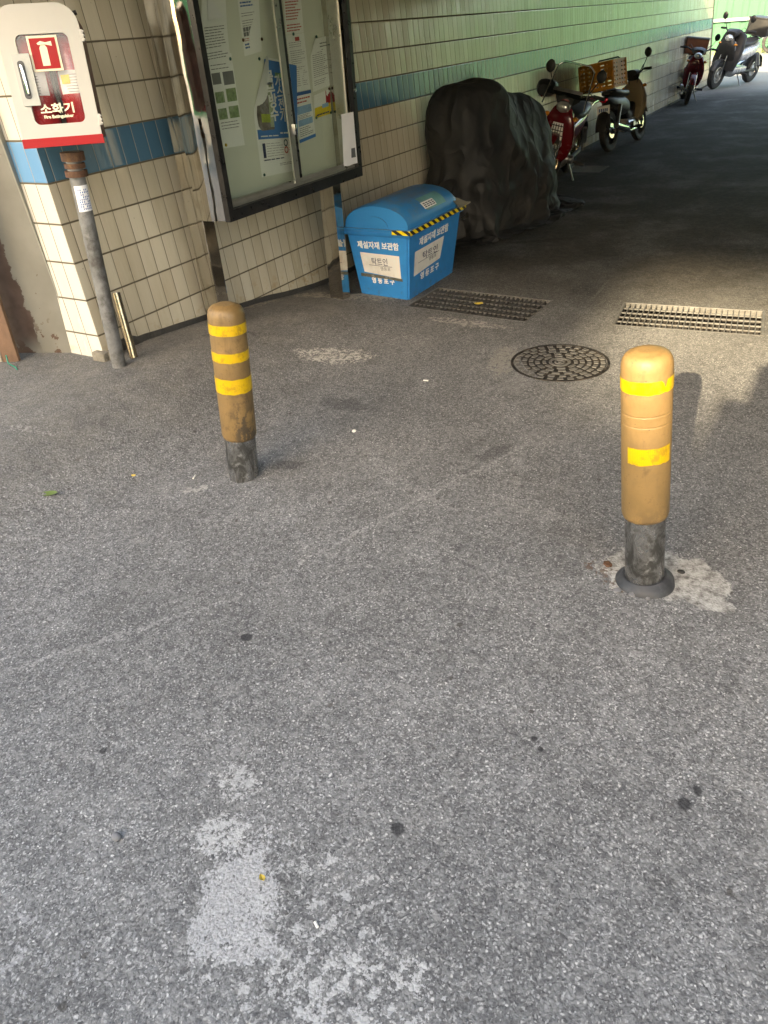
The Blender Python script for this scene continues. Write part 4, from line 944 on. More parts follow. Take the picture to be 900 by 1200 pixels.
# two extinguishers standing inside
for k, (dx, lab) in enumerate(((-.075, 'red fire extinguisher with a white label, nearer the cabinet handle'), (.088, 'red fire extinguisher with a yellow spot on its label, nearer the cabinet hinges'))):
    base = Mc @ Vector((dx, .09, .04)); e = empty('fire_extinguisher', base, lab, 'fire extinguisher', 'extinguishers inside the cabinet')
    T = Mc @ Matrix.Translation((dx, .09, .04)); H_ = .40
    b = MB(); b.lathe([(0, 0), (.066, 0), (.072, .008), (.072, H_ - .09), (.066, H_ - .05), (.045, H_ - .018), (.022, H_ - .004), (.020, H_ + .02), (0, H_ + .02)], 32, M=T); b.build('cylinder', M['extred'], e)
    b = MB(); b.tube([T @ Vector((0, 0, H_ + .01)), T @ Vector((0, 0, H_ + .06))], .017, 14); b.tube([T @ Vector((-.02, -.02, H_ + .05)), T @ Vector((.075, -.02, H_ + .075))], .009, 8); b.tube([T @ Vector((-.02, -.02, H_ + .03)), T @ Vector((.06, -.02, H_ + .03))], .008, 8); b.build('valve', M['blackplastic'], e)
    b = MB(); b.tube([T @ Vector((.0, -.035, H_ + .035)), T @ Vector((.0, -.055, H_ + .035))], .018, 16); b.build('gauge', M['chrome'], e)
    b = MB(); b.tube([T @ Vector(p) for p in ((-.02, 0, H_ + .03), (-.06, -.03, H_ + .06), (-.085, -.04, H_ - .03), (-.08, -.04, .18), (-.07, -.05, .1))], .009, 8); b.build('hose', M['cable'], e)
    b = MB(); lo, hi = [], []
    for i in range(11):
        a = R_(-90 - 48 + 96 * i / 10); lo.append(b.bm.verts.new(T @ Vector((.0728 * math.cos(a), .0728 * math.sin(a), .165)))); hi.append(b.bm.verts.new(T @ Vector((.0728 * math.cos(a), .0728 * math.sin(a), .255))))
    for i in range(10): b.bm.faces.new((lo[i], lo[i + 1], hi[i + 1], hi[i]))
    b.build('label', M['paper'], e)
    b = MB()
    for r_i in range(7): b.box((dx + .004 * (rnd() - .5), .09 - .0745, .04 + .172 + r_i * .011), (.06 - .02 * rnd(), .001, .002), M=Mc)
    b.build('label_print', M['ink'], e, smooth=False)
    if k: 
        b = MB(); b.box((dx - .025, .09 - .0752, .22 + .04), (.035, .001, .035), M=Mc); b.build('yellow_spot', M['yellowprint'], e, smooth=False)
    localise(e)

# ================================================================ leaning steel panel and plank at the left edge
root = empty('steel_panel', gnd((60, 425)), 'leaning grey steel post panel with peeling brown primer at the left edge', 'steel panel')
pn = Vector((-.93, -.36, 0)); p0 = gnd((92, 413))
Q = [onp(p, p0 + Vector((0, 0, 0)), pn) for p in ((22, 428), (92, 411), (-4, 150), (-110, 150))]
# keep it a true slab: bottom edge and direction up
upd = (Q[2] - Q[1]).normalized(); ht = 1.75; bl_, br_ = Q[0], Q[1]; rgt = (br_ - bl_).normalized(); wdt = (br_ - bl_).length
bm = bmesh.new(); uvl = bm.loops.layers.uv.new('UVMap')
bot = [(0, .045), (.012, .02), (.035, .005), (.06, 0), (wdt, 0)]
prof = [(0, ht)] + bot + [(wdt, ht)]
dep = -pn.normalized() * .035
def ppt(u, v, off=Vector((0, 0, 0))): return bl_ + rgt * u + upd * v + off
f1 = bm.faces.new([bm.verts.new(ppt(u, v)) for u, v in prof]); f2 = bm.faces.new([bm.verts.new(ppt(u, v, dep)) for u, v in prof][::-1])
for l, (u, v) in zip(f1.loops, prof): l[uvl].uv = (u / wdt, v / ht)
for i in range(len(prof)):
    (ua, va), (ub, vb) = prof[i], prof[(i + 1) % len(prof)]
    f = bm.faces.new([bm.verts.new(x) for x in (ppt(ua, va), ppt(ub, vb), ppt(ub, vb, dep), ppt(ua, va, dep))])
    for l, u in zip(f.loops, (ua, ub, ub, ua)): l[uvl].uv = (u / wdt * .98 + .01, .5)
bmesh.ops.recalc_face_normals(bm, faces=bm.faces)
me = bpy.data.meshes.new('panel_face'); bm.to_mesh(me); bm.free(); me.materials.append(M['panel']); o = bpy.data.objects.new('panel_face', me); C.objects.link(o); o.parent = root
b = MB(); b.prism([ppt(wdt - .004, .002, -dep * .12), ppt(wdt + .004, .002, -dep * .12), ppt(wdt + .004, ht, -dep * .12), ppt(wdt - .004, ht, -dep * .12)], dep * 1.1); b.build('side_flange', mat('pale edge', (.24, .235, .20), .4), root, smooth=False)
localise(root)
pl0 = gnd((22, 424)); 
PQ = [onp(p, pl0, pn) for p in ((-60, 440), (22, 423), (-8, 330), (-80, 330))]; ud = (PQ[2] - PQ[1]).normalized()
b = MB(); P_ = [PQ[1] - rgt * .10, PQ[1], PQ[1] + ud * 1.1, PQ[1] - rgt * .10 + ud * 1.1]; b.prism(P_, -pn * .02); o = b.build('wood_plank', M['wood'], None); tag(o, 'weathered brown wooden plank leaning at the far left edge', 'plank')
b = MB(); P_ = [PQ[1] - rgt * .19 + ud * .02, PQ[1] - rgt * .108 + ud * .005, PQ[1] - rgt * .108 + ud * .9, PQ[1] - rgt * .19 + ud * .9]; b.prism(P_, -pn * .02); o = b.build('pale_board', mat('pale board', (.38, .34, .26), .7, 0, .2, .3), None); tag(o, 'pale splintered board beside the brown plank at the left edge', 'board')
g0 = gnd((12, 432)); b = MB(); b.tube([PQ[1] - rgt * .06 + ud * .05 - Vector((.012, .005, 0)), g0 + Vector((0, 0, .03)), g0 + Vector((.02, -.02, .004)), g0 + Vector((.0, -.06, .003))], .004, 6); o = b.build('green_string', M['greenstring'], None); tag(o, 'short green string end trailing from the brown plank', 'string')
# round mirror-like blob of putty under the blue tiles: a torn pale patch on the wall
b = MB(); pts3 = [onp(p, (0, W0 + .085, 0), (0, 1, LEAN * -1)) for p in ((64, 175), (72, 192), (84, 195), (90, 205), (91, 233), (82, 231), (68, 221), (65, 205))]
b.prism(pts3, (0, -.004, 0)); o = b.build('grey_patch', mat('grey putty', (.27, .25, .19), .7, 0, .15, .3), None, smooth=False); tag(o, 'grey pear shaped smear of putty on the tiles behind the pole', 'putty patch')

# ================================================================ blue de-icing storage bin
bx0, bx1 = 4.60, 5.34; by0, by1 = 2.56, 2.965
root = empty('storage_bin', ((bx0 + bx1) / 2, (by0 + by1) / 2, 0), 'blue plastic road salt bin with arched lid and white lettering beside the notice case', 'bin')
ZR = .475; tp = .045
def ring(z, ex_): return [(bx0 - ex_, by0 - ex_, z), (bx1 + ex_, by0 - ex_, z), (bx1 + ex_, by1 + ex_, z), (bx0 - ex_, by1 + ex_, z)]
def stack(b, rings):
    vs = [[b.bm.verts.new(p) for p in r_] for r_ in rings]
    for a_, c_ in zip(vs, vs[1:]):
        for i in range(4): b.bm.faces.new((a_[i], a_[(i + 1) % 4], c_[(i + 1) % 4], c_[i]))
    b.bm.faces.new(vs[0][::-1]); b.bm.faces.new(vs[-1]); 
    return vs
b = MB(); vs = stack(b, [ring(.0, -.004), ring(ZR - .03, tp)])
es = [e for e in b.bm.edges if abs(e.verts[0].co.z - e.verts[1].co.z) > .1]; bmesh.ops.bevel(b.bm, geom=es, offset=.014, segments=3, affect='EDGES')
b.build('body', M['bin'], root)
b = MB(); stack(b, [ring(ZR - .032, tp + .012), ring(ZR - .004, tp + .030), ring(ZR + .004, tp + .030)])
bmesh.ops.bevel(b.bm, geom=[e for e in b.bm.edges], offset=.004, segments=2, affect='EDGES'); b.build('rim', M['bin'], root)
lid = MB(); LX0, LX1, LY0, LY1 = bx0 - tp - .028, bx1 + tp + .028, by0 - tp - .030, by1 + tp + .028; ym = (LY0 + LY1) / 2; hwid = (LY1 - LY0) / 2
AH = .155
nseg = 22; rows = []
for (x, k) in ((LX0, 0), (LX0 + .022, .0), (LX0 + .024, .93), (LX0 + .045, 1.0), ((LX0 + LX1) / 2, 1.0), (LX1 - .13, 1.0), (LX1 - .10, .97), (LX1 - .015, .30), (LX1, 0)):
    r_ = []
    for i in range(nseg + 1):
        a = math.pi * i / nseg; yy = ym - hwid * .90 * math.cos(a); zz = ZR + .016 + AH * k * math.sin(a) ** .8
        r_.append(lid.bm.verts.new((x, yy, zz)))
    rows.append(r_)
for a_, c_ in zip(rows, rows[1:]):
    for i in range(nseg): lid.bm.faces.new((a_[i], a_[i + 1], c_[i + 1], c_[i]))
lid.box(((LX0 + LX1) / 2, ym, ZR + .012), (LX1 - LX0, hwid * 2, .014), bevel=.004)
lidc = lid.build('lid', M['lid'], root, angle=35)
b = MB(); b.prism([(LX1 - .17, LY0 - .03, ZR + .022), (LX1 + .02, LY0 - .03, ZR + .022), (LX1 + .02, LY0 + .10, ZR + .022), (LX1 - .10, LY0 + .10, ZR + .10)], (0, 0, .010)); b.build('lid_lip', mat('dusty lid lip', (.24, .22, .17), .5, 0, .2, .3), lidc, smooth=False)
# pressed arch on the near end
b = MB(); P = []
for i in range(13): a = math.pi * i / 12; P.append((LX0 + .0205, ym - .10 * math.cos(a), ZR + .022 + .075 * math.sin(a)))
b.prism(P, (-.006, 0, 0)); b.build('end_arch', M['lid'], lidc, angle=30)
def hz_tape(name, P, ulen, vlen=.3):
    bm = bmesh.new(); uvl = bm.loops.layers.uv.new('UVMap'); f = bm.faces.new([bm.verts.new(p) for p in P])
    for l, u in zip(f.loops, ((0, 0), (ulen, 0), (ulen, .05), (0, .05))): l[uvl].uv = u
    me = bpy.data.meshes.new(name); bm.to_mesh(me); bm.free(); me.materials.append(M['hazard']); o = bpy.data.objects.new(name, me); C.objects.link(o); o.parent = lidc; return o
M['hazard'] = hazard_mat()
yf = LY0 - .0025
hz_tape('hazard_tape', [(LX0 - .002, yf, ZR - .012), (LX1, yf, ZR - .012), (LX1, yf, ZR + .020), (LX0 - .002, yf, ZR + .020)], 1.0)
xf = LX0 - .0025
hz_tape('hazard_tape', [(xf, LY0 + .14, ZR - .010), (xf, LY0 - .002, ZR - .010), (xf, LY0 - .002, ZR + .020), (xf, LY0 + .14, ZR + .020)], .15)
# lid sticker
b = MB()
def lidp(x, i, off=.003):
    a = math.pi * i / nseg; return Vector((x, ym - hwid * .90 * math.cos(a) - off * .6, ZR + .016 + AH * math.sin(a) ** .8 + off))
for (x0_, x1_, i0, i1, m_, nm) in ((4.86, 5.16, 2.3, 6.8, 'tealst', 'lid_sticker'), (4.84, 5.02, 2.8, 5.0, 'paper', 'lid_label'),):
    if m_ == 'tealst': M['tealst'] = mat('teal sticker', (.14, .36, .36), .5, 0, .2, .4, (.1, .12, .12))
    b = MB(); lo = [b.bm.verts.new(lidp(x0_, i0 + (i1 - i0) * k / 6, .004 if m_ == 'tealst' else .006)) for k in range(7)]; hi = [b.bm.verts.new(lidp(x1_, i0 + (i1 - i0) * k / 6, .004 if m_ == 'tealst' else .006)) for k in range(7)]
    for k in range(6): b.bm.faces.new((lo[k], lo[k + 1], hi[k + 1], hi[k]))
    b.build(nm, M[m_], lidc)
b = MB()
for k in range(4):
    for j in range(3): 
        p = [lidp(4.855 + .04 * k, 3.1 + .55 * j, .008), lidp(4.885 + .04 * k, 3.1 + .55 * j, .008), lidp(4.885 + .04 * k, 3.4 + .55 * j, .008), lidp(4.855 + .04 * k, 3.4 + .55 * j, .008)]; b.bm.faces.new([b.bm.verts.new(v) for v in p])
b.build('label_print', M['letterdark'], lidc, smooth=False)
# lettering: near end face (normal -X, slightly sloping) and road side face (normal -Y)
def endp(u, z, off=.0035): t = z / (ZR - .03); e = -.004 + (tp + .004) * t; return Vector((bx0 - e - off, by1 - u, z))      # u from the wall side
def sidep(u, z, off=.0035): t = z / (ZR - .03); e = -.004 + (tp + .004) * t; return Vector((bx0 + u, by0 - e - off, z))
upE = (endp(.2, .4) - endp(.2, .1)).normalized(); upS = (sidep(.2, .4) - sidep(.2, .1)).normalized()
Wd = by1 - by0; Ld = bx1 - bx0
curve_text('제설자재 보관함', .054, endp(Wd * .50, .375), (0, -1, 0), upE, M['letterwhite'], root, bold=.0016, squeeze=.92)
curve_text('영 등 포 구', .046, endp(Wd * .52, .125), (0, -1, 0), upE, M['letterwhite'], root, bold=.0015, squeeze=.9)
curve_text('제설자재 보관함', .060, sidep(Ld * .47, .375), (1, 0, 0), upS, M['letterwhite'], root, bold=.0016, squeeze=1.15)
curve_text('영 등 포 구', .055, sidep(Ld * .42, .125), (1, 0, 0), upS, M['letterwhite'], root, bold=.0015, squeeze=1.2)
stm = mat('stained white sticker', (.72, .71, .68), .6, 0, .05, .5, (.45, .36, .28), 10)
P = [endp(Wd * a, z, .003) for a, z in ((.12, .325), (.90, .315), (.89, .155), (.16, .185))]
b = MB(); b.sheet(P, 8, 4); b.build('sticker', stm, root)
curve_text('탁트인', .058, endp(Wd * .50, .262, .0055), (0, -1, 0), upE, M['letterdark'], root, squeeze=.85); curve_text('영등포', .030, endp(Wd * .60, .215, .0055), (0, -1, 0), upE, M['ink'], root)
b = MB(); b.bm.faces.new([b.bm.verts.new(endp(Wd * a, z, .0055)) for a, z in ((.28, .240), (.74, .236), (.74, .233), (.28, .237))]); b.build('underline', M['letterdark'], root, smooth=False)
b = MB(); b.bm.faces.new([b.bm.verts.new(endp(Wd * a, z, .0052)) for a, z in ((.08, .175), (.35, .172), (.6, .165), (.92, .155), (.92, .135), (.6, .145), (.3, .148), (.08, .152))]); b.build('torn_tape', mat('torn dark tape', (.09, .09, .075), .6, 0, .5, .6, (.5, .5, .45), 25), root, smooth=False)
P = [sidep(Ld * a, z, .003) for a, z in ((.08, .325), (.70, .33), (.64, .18), (.08, .155))]
b = MB(); b.sheet(P, 8, 4); b.build('sticker', stm, root)
curve_text('탁트인', .060, sidep(Ld * .40, .265, .0055), (1, 0, 0), upS, M['letterdark'], root, squeeze=1.5); curve_text('영등포', .030, sidep(Ld * .46, .22, .0055), (1, 0, 0), upS, M['ink'], root, squeeze=1.5)
b = MB(); b.bm.faces.new([b.bm.verts.new(sidep(Ld * a, z, .0055)) for a, z in ((.15, .238), (.6, .243), (.6, .240), (.15, .235))]); b.build('underline', M['letterdark'], root, smooth=False)
localise(root)

# ================================================================ motorcycles
def Rx(a): return Matrix.Rotation(a, 4, 'X')
def wheel(parent, x, R, w, M_t='rubber', M_r='blackplastic', spokes=5, wire=False, disc=True, steer=0.0):
    T = Matrix.Translation((x, 0, R)) @ Matrix.Rotation(steer, 4, 'Z') @ Rx(R_(90))
    b = MB(); r0 = R - w * .95; pr = [(r0, -w * .32), (R - w * .55, -w * .5), (R - w * .15, -w * .42), (R, -w * .12), (R, w * .12), (R - w * .15, w * .42), (R - w * .55, w * .5), (r0, w * .32)]
    b.lathe(pr, 36, M=T, closed=True); t_ = b.build('wheel', M[M_t], parent)
    b = MB(); b.lathe([(r0 + .004, -w * .30), (r0 - .012, -w * .34), (r0 - .02, -w * .2), (r0 - .02, w * .2), (r0 - .012, w * .34), (r0 + .004, w * .30)], 36, M=T, closed=True)
    b.lathe([(.03, -.045), (.045, -.03), (.045, .03), (.03, .045), (0, .045)], 16, M=T); b.lathe([(0, -.045), (.03, -.045)], 16, M=T)
    if wire:
        for i in range(28):
            a = 2 * math.pi * i / 28; a2 = a + (.35 if i % 2 else -.35); s_ = .03 if (i // 2) % 2 else -.03
            b.tube([T @ Vector((.04 * math.cos(a2), .04 * math.sin(a2), s_)), T @ Vector(((r0 - .015) * math.cos(a), (r0 - .015) * math.sin(a), 0))], .0022, 5)
    else:
        for i in range(spokes):
            for da in (-.16, .16):
                a = 2 * math.pi * i / spokes; b.tube([T @ Vector((.04 * math.cos(a + da * 2), .04 * math.sin(a + da * 2), 0)), T @ Vector(((r0 - .015) * math.cos(a + da), (r0 - .015) * math.sin(a + da), 0))], [.013, .010], 6)
    b.build('rim', M[M_r], t_)
    if disc:
        b = MB(); b.lathe([(.055, .052), (.105, .052), (.105, .056), (.055, .056)], 28, M=T, closed=True); b.build('brake_disc', M['chrome'], t_)
    return t_
def arc_fender(b, x, R, r, w, a0, a1, Mx=None):
    n = 14; g = []
    for i in range(n + 1):
        a = R_(a0 + (a1 - a0) * i / n); row = []
        for k in range(7):
            t = -1 + 2 * k / 6; rr_ = r - .022 * t * t; row.append(b.bm.verts.new((x + rr_ * math.cos(a), w * t, R + rr_ * math.sin(a))))
        g.append(row)
    for i in range(n):
        for k in range(6): b.bm.faces.new((g[i][k], g[i][k + 1], g[i + 1][k + 1], g[i + 1][k]))
def moto(label, loc, rz, lean=0.0, body='mred', shield='mred', leg='whitepaint', seatm='seat', R=.285, wb=1.22, wire=False, steer=0.0, screen=False, muffs=False, apron=False, crate=None, topbox=None, big=False, group='motorcycles parked along the tiled wall', name='motorcycle', grille=True, sc=1.0, engine=True, backrest=False, plate=False, mirrors=(1, 1), rimm='blackplastic', sideM=None, covered=False):
    root = empty(name, loc, label, 'motorcycle', group, rot=(lean, 0, rz)); root.rotation_mode = 'XYZ'
    root.matrix_world = Matrix.Translation(loc) @ Matrix.Rotation(rz, 4, 'Z') @ Rx(lean) @ Matrix.Scale(sc, 4)
    xf, xr = wb / 2, -wb / 2
    tw = .085 if not big else .12
    wheel(root, xf, R, tw, M_r=rimm, wire=wire, steer=steer); wheel(root, xr, R, tw + .012, M_r=rimm, wire=wire)
    b = MB(); arc_fender(b, xf, R, R + .028, .062, 20, 165); b.build('front_fender', M[shield], root)
    b = MB(); arc_fender(b, xr, R, R + .04, .08, 10, 175); b.build('rear_fender', M['blackplastic'], root)
    b = MB()
    for s_ in (-1, 1): b.tube([(xf + .01, s_ * .068, R), (xf - .11, s_ * .068, .62), (xf - .17, s_ * .05, .82)], [.022, .018, .018], 10)
    b.build('fork', M['chrome'], root)
    hx, hz = xf - .20, .90      # head
    # leg shield, wide at the top of the legs
    if covered:
        b = MB(); b.loft([(hx - .03, .50, .06, .06, .8), (hx - .14, .42, .07, .08, .5), (hx - .30, .40, .10, .10, 0), (hx - .48, .46, .10, .09, -.6)], 16); b.build('frame_cover', M[body], root)
        b = MB(); b.tube([(hx - .42, -.12, .24), (hx - .46, -.34, .0)], .014, 8); b.tube([(hx + .3, -.10, .30), (hx + .27, -.32, .0)], .014, 8); b.build('side_stand', M['chrome'], root)
        b = MB(); b.tube([(hx - .25, -.13, .20), (hx - .72, -.16, .22), (hx - 1.12, -.17, .26)], [.02, .05, .045], 14); b.build('exhaust', M['chrome'], root)
        return root, hx, 0
    b = MB(); b.loft([(hx + .09, .93, .05, .05, .2), (hx + .10, .86, .12, .06, .9), (hx + .10, .76, .17, .045, 1.2), (hx + .085, .64, .20, .04, 1.35), (hx + .04, .50, .205, .035, 1.35), (hx - .01, .38, .17, .035, 1.2), (hx - .06, .30, .10, .03, 1.0)], 20); b.build('leg_shield', M[shield], root)
    b = MB(); b.loft([(hx + .02, .84, .13, .03, 1.2), (hx + .0, .62, .19, .03, 1.35), (hx - .04, .46, .19, .03, 1.2), (hx - .10, .33, .12, .03, .8)], 16); b.build('inner_shield', M[leg], root)
    if grille:
        b = MB(); b.prism([(hx + .150, -.06, .74), (hx + .150, .06, .74), (hx + .125, .085, .50), (hx + .085, .03, .40), (hx + .085, -.03, .40), (hx + .125, -.085, .50)], (-.05, 0, 0)); g_o = b.build('front_grille', M['paper'], root, smooth=False)
        b = MB()
        for i in range(6):
            z_ = .46 + .05 * i; x_ = hx + .118 + .036 * (z_ - .40) / .34; b.box((x_ + .006, 0, z_), (.010, .16, .008))
        for i in range(4): b.tube([(hx + .110, -.05 + .033 * i, .42), (hx + .160, -.045 + .03 * i, .73)], .004, 5)
        b.build('grille_bars', M['blackplastic'], g_o, smooth=False)
    # step-through tube / floor and engine
    b = MB(); b.loft([(hx - .03, .55, .06, .09, .8), (hx - .14, .44, .07, .08, .5), (hx - .30, .42, .08, .08, 0), (hx - .42, .50, .09, .09, -.5), (hx - .48, .62, .10, .09, -.6)], 16)
    if big: b.box((hx - .30, 0, .34), (.55, .42, .10), bevel=.03)
    b.build('frame_cover', M[body], root)
    b = MB(); b.loft([(hx - .12, .30, .09, .08), (hx - .30, .29, .12, .11), (hx - .45, .30, .11, .09)], 14)
    for k in range(6): b.tube([(hx - .10 - .022 * k, -.08, .30), (hx - .10 - .022 * k, .08, .30)], .085, 14)
    b.tube([(hx - .38, -.17, .29), (hx - .38, .17, .29)], .05, 14); b.build('engine', M['steel'], root)
    # tail body and seat
    bw = .12 if not big else .19
    b = MB(); b.loft([(hx - .36, .56, bw * .8, .12), (hx - .55, .60, bw, .14), (hx - .80, .64, bw * .95, .12), (hx - 1.02, .70, bw * .75, .08), (hx - 1.12, .73, bw * .4, .04)], 18); b.build('side_cover', M[sideM or body], root)
    b = MB(); b.loft([(hx - .34, .73, .07, .03), (hx - .42, .755, .12, .05), (hx - .62, .765, .14, .055), (hx - .84, .80, .13, .055), (hx - .98, .815, .10, .045), (hx - 1.02, .82, .06, .03)], 18); b.build('seat', M[seatm], root)
    b = MB(); b.tube([(hx - .25, -.13, .22), (hx - .55, -.15, .22), (hx - .72, -.16, .27), (hx - 1.12, -.17, .36)], [.02, .022, .05, .045], 14); b.build('exhaust', M['chrome'], root)
    b = MB(); b.tube([(xr + .0, .13, R), (xr + .12, .13, R + .1), (xr + .22, .13, .60)], .016, 8); b.tube([(xr, .13, R + .10), (xr + .17, .13, .58)], .030, 10); b.build('shock_absorber', M['steel'], root)
    b = MB(); b.tube([(xr, -.13, R + .02), (xr + .19, -.13, .62)], .030, 10); b.build('shock_absorber', M['steel'], root)
    b = MB(); b.tube([(xr, .10, R), (hx - .40, .12, .28)], .026, 8); b.tube([(xr, -.10, R), (hx - .40, -.12, .28)], .026, 8); b.build('swing_arm', M['blackplastic'], root)
    b = MB(); b.tube([(hx - .42, .12, .24), (hx - .46, .26, .0)], .012, 8); b.build('side_stand', M['steel'], root)
    b = MB(); b.tube([(hx - .44, -.30, .26), (hx - .44, .30, .26)], .014, 8)
    for s_ in (-1, 1): b.tube([(hx - .44, s_ * .20, .26), (hx - .44, s_ * .31, .26)], .024, 10)
    b.build('foot_peg', M['rubber'], root)
    # handlebar, lamp, mirrors
    b = MB(); b.tube([(hx - .18, -.36, 1.02), (hx - .12, -.24, 1.03), (hx - .02, -.08, .96), (hx - .02, .08, .96), (hx - .12, .24, 1.03), (hx - .18, .36, 1.02)], .013, 10); b.loft([(hx + .06, .95, .10, .06), (hx - .02, .99, .15, .06), (hx - .12, 1.0, .12, .05)], 16); hb = b.build('handlebar', M['blackplastic'], root)
    b = MB()
    for s_ in (-1, 1): b.tube([(hx - .12, s_ * .24, 1.04), (hx - .02, s_ * .20, 1.09), (hx + .07, s_ * .09, .98), (hx + .04, s_ * .05, .80)], .005, 6)
    b.build('cable', M['cable'], hb)
    for s_ in (-1, 1):
        b = MB(); b.tube([(hx - .13, s_ * .26, 1.03), (hx - .185, s_ * .38, 1.02)], .020, 10); b.build('grip', M['rubber'], hb)
    b = MB(); b.ell((hx + .105, 0, .90), (.055, .085, .065), rot=Matrix.Rotation(R_(-15), 3, 'Y')); b.build('headlight', M['lens'], root)
    for s_ in (-1, 1):
        b = MB(); b.ell((hx + .09, s_ * .17, .80), (.035, .035, .025)); b.build('turn_signal', M['amber'], root)
        if mirrors[0 if s_ < 0 else 1]:
            b = MB(); b.tube([(hx - .09, s_ * .20, 1.03), (hx - .07, s_ * .26, 1.14), (hx - .07, s_ * .29, 1.20)], .006, 6); mr = b.build('mirror', M['blackplastic'], root)
            b = MB(); b.ell((hx - .07, s_ * .30, 1.245), (.022, .058, .068)); b.build('mirror_head', M['blackplastic'], mr)
    b = MB(); b.ell((hx - 1.13, 0, .73), (.03, .07, .032)); b.build('tail_light', M['tail'], root)
    if plate:
        b = MB(); b.box((hx - 1.17, 0, .60), (.004, .20, .12), rot=Matrix.Rotation(R_(12), 3, 'Y')); pl_ = b.build('licence_plate', M['paper'], root, smooth=False)
        b = MB()
        for k in range(5): b.box((hx - 1.174 - .002, -.06 + .03 * k, .60), (.003, .016, .045), rot=Matrix.Rotation(R_(12), 3, 'Y'))
        b.build('plate_digits', M['blueink'], pl_, smooth=False)
        b = MB(); b.box((hx - 1.12, 0, .45), (.02, .17, .22), rot=Matrix.Rotation(R_(8), 3, 'Y'), bevel=.01); b.build('mud_flap', M['blackplastic'], root)
    if screen:
        b = MB(); P = [(hx + .10, .235, 1.00), (hx + .10, -.235, 1.00), (hx - .05, -.21, 1.27), (hx - .06, -.15, 1.31), (hx - .06, .15, 1.31), (hx - .05, .21, 1.27)]
        b.prism(P, (.004, 0, .002)); scn = b.build('windscreen', M['wind'], root, smooth=False)
        b = MB(); b.tube([(hx + .14, .25, .90), (hx + .10, .240, 1.00), (hx - .05, .215, 1.27), (hx - .07, .15, 1.318), (hx - .07, -.15, 1.318), (hx - .05, -.215, 1.27), (hx + .10, -.240, 1.00), (hx + .14, -.25, .90)], .009, 8)
        b.build('screen_frame', M['chrome'], scn)
        b = MB(); b.box((hx + .075, 0, 1.06), (.012, .34, .035), rot=Matrix.Rotation(R_(-28), 3, 'Y'), bevel=.004); b.build('screen_bar', M['steel'], scn)
    if muffs:
        for s_ in ((1, -1) if muffs == 2 else (-1,)):
            b = MB(); b.loft([(hx - .30, 1.0, .07, .06), (hx - .20, 1.02, .12, .08), (hx - .08, 1.02, .11, .09), (hx + .0, 1.0, .07, .06)], 14, M=Matrix.Translation((0, s_ * .30, 0))); mf = b.build('hand_muff', M['seat'], root)
            b = MB(); b.tube([(hx - .26, s_ * .30, .945), (hx - .08, s_ * .36, .93), (hx + .02, s_ * .30, .945)], .010, 6); b.build('red_piping', M['mred'], mf)
    if apron:
        b = MB(); b.loft([(hx - .05, 1.02, .16, .05, 1.0), (hx - .12, .92, .25, .10, .9), (hx - .06, .70, .29, .10, 1.3), (hx + .0, .50, .28, .09, 1.5), (hx + .03, .34, .24, .07, 1.6)], 18); b.build('leg_apron', M['seat'], root)
    b = MB(); rk = hx - .98
    for s_ in (-1, 1): b.tube([(rk + .12, s_ * .10, .80), (rk - .02, s_ * .12, .86), (rk - .32, s_ * .12, .86)], .010, 8)
    for k in range(3): b.tube([(rk - .04 - .12 * k, -.12, .86), (rk - .04 - .12 * k, .12, .86)], .008, 8)
    b.build('rear_rack', M['chrome'], root)
    if backrest:
        b = MB(); b.tube([(rk + .10, -.20, .90), (rk + .10, -.19, 1.22), (rk + .10, -.15, 1.26), (rk + .10, .15, 1.26), (rk + .10, .19, 1.22), (rk + .10, .20, .90)], .011, 8); b.tube([(rk + .12, -.12, .90), (rk + .12, -.11, 1.13), (rk + .12, .0, 1.16), (rk + .12, .11, 1.13), (rk + .12, .12, .90)], .009, 8); b.build('carrier_hoop', M['blackplastic'], root)
    if topbox:
        w_, d_, h_, m_ = topbox; b = MB(); b.box((rk - .16, 0, .88 + h_ / 2), (d_, w_, h_), bevel=.025); tb = b.build('top_box', M[m_], root)
        b = MB(); b.box((rk - .16, 0, .885 + h_), (d_ + .02, w_ + .02, .03), bevel=.01); b.build('box_lid', M['paleconcrete'] if m_ == 'brownbox' else M['blackplastic'], tb)
    root.location = root.location
    return root, hx, rk
def crate_on(label, M0, w_, d_, h_, m='orange'):   # slatted plastic crate resting on a rack
    o = M0.translation; root = empty('plastic_crate', o, label, 'crate')
    t = .014; b = MB()
    for s_ in (-1, 1):
        for (ax_, half, other) in (('x', d_ / 2, w_), ('y', w_ / 2, d_)):
            def put(u, z, lu, lz):
                if ax_ == 'x': b.box((s_ * half, u, z), (t, lu, lz), M=M0)
                else: b.box((u, s_ * half, z), (lu, t, lz), M=M0)
            for k in range(7): put(0, .016 + (h_ - .032) * k / 6, other, .040 if k in (0, 6) else .033)
            nv = 5
            for k in range(nv + 1): put(-other / 2 + other * k / nv, h_ / 2, .042, h_ - .005)
            put(0, h_ * .66, other * .22, h_ * .5)
    b.build('slatted_side', M[m], root, smooth=False)
    b = MB(); b.box((0, 0, .006), (d_, w_, .01), M=M0); b.build('base', M[m], root, smooth=False)
    localise(root); return root

# red motorcycle facing the viewer
fw = gnd((624, 226)); rz = math.pi + R_(4)
def place(fw, rz, wb): return Vector((fw.x - math.cos(rz) * wb / 2, fw.y - math.sin(rz) * wb / 2, 0))
fx = onp((621, 230), (0, 0, 0), (0, 0, 1))
moto('dark red motorcycle with a windscreen and hand muff, facing the covered one', place(Vector((fx.x + .28, fx.y, 0)), rz, 1.22), rz, lean=R_(-13), screen=True, muffs=1, R=.31, steer=R_(-14), wire=True, rimm='pipe', sc=.92)
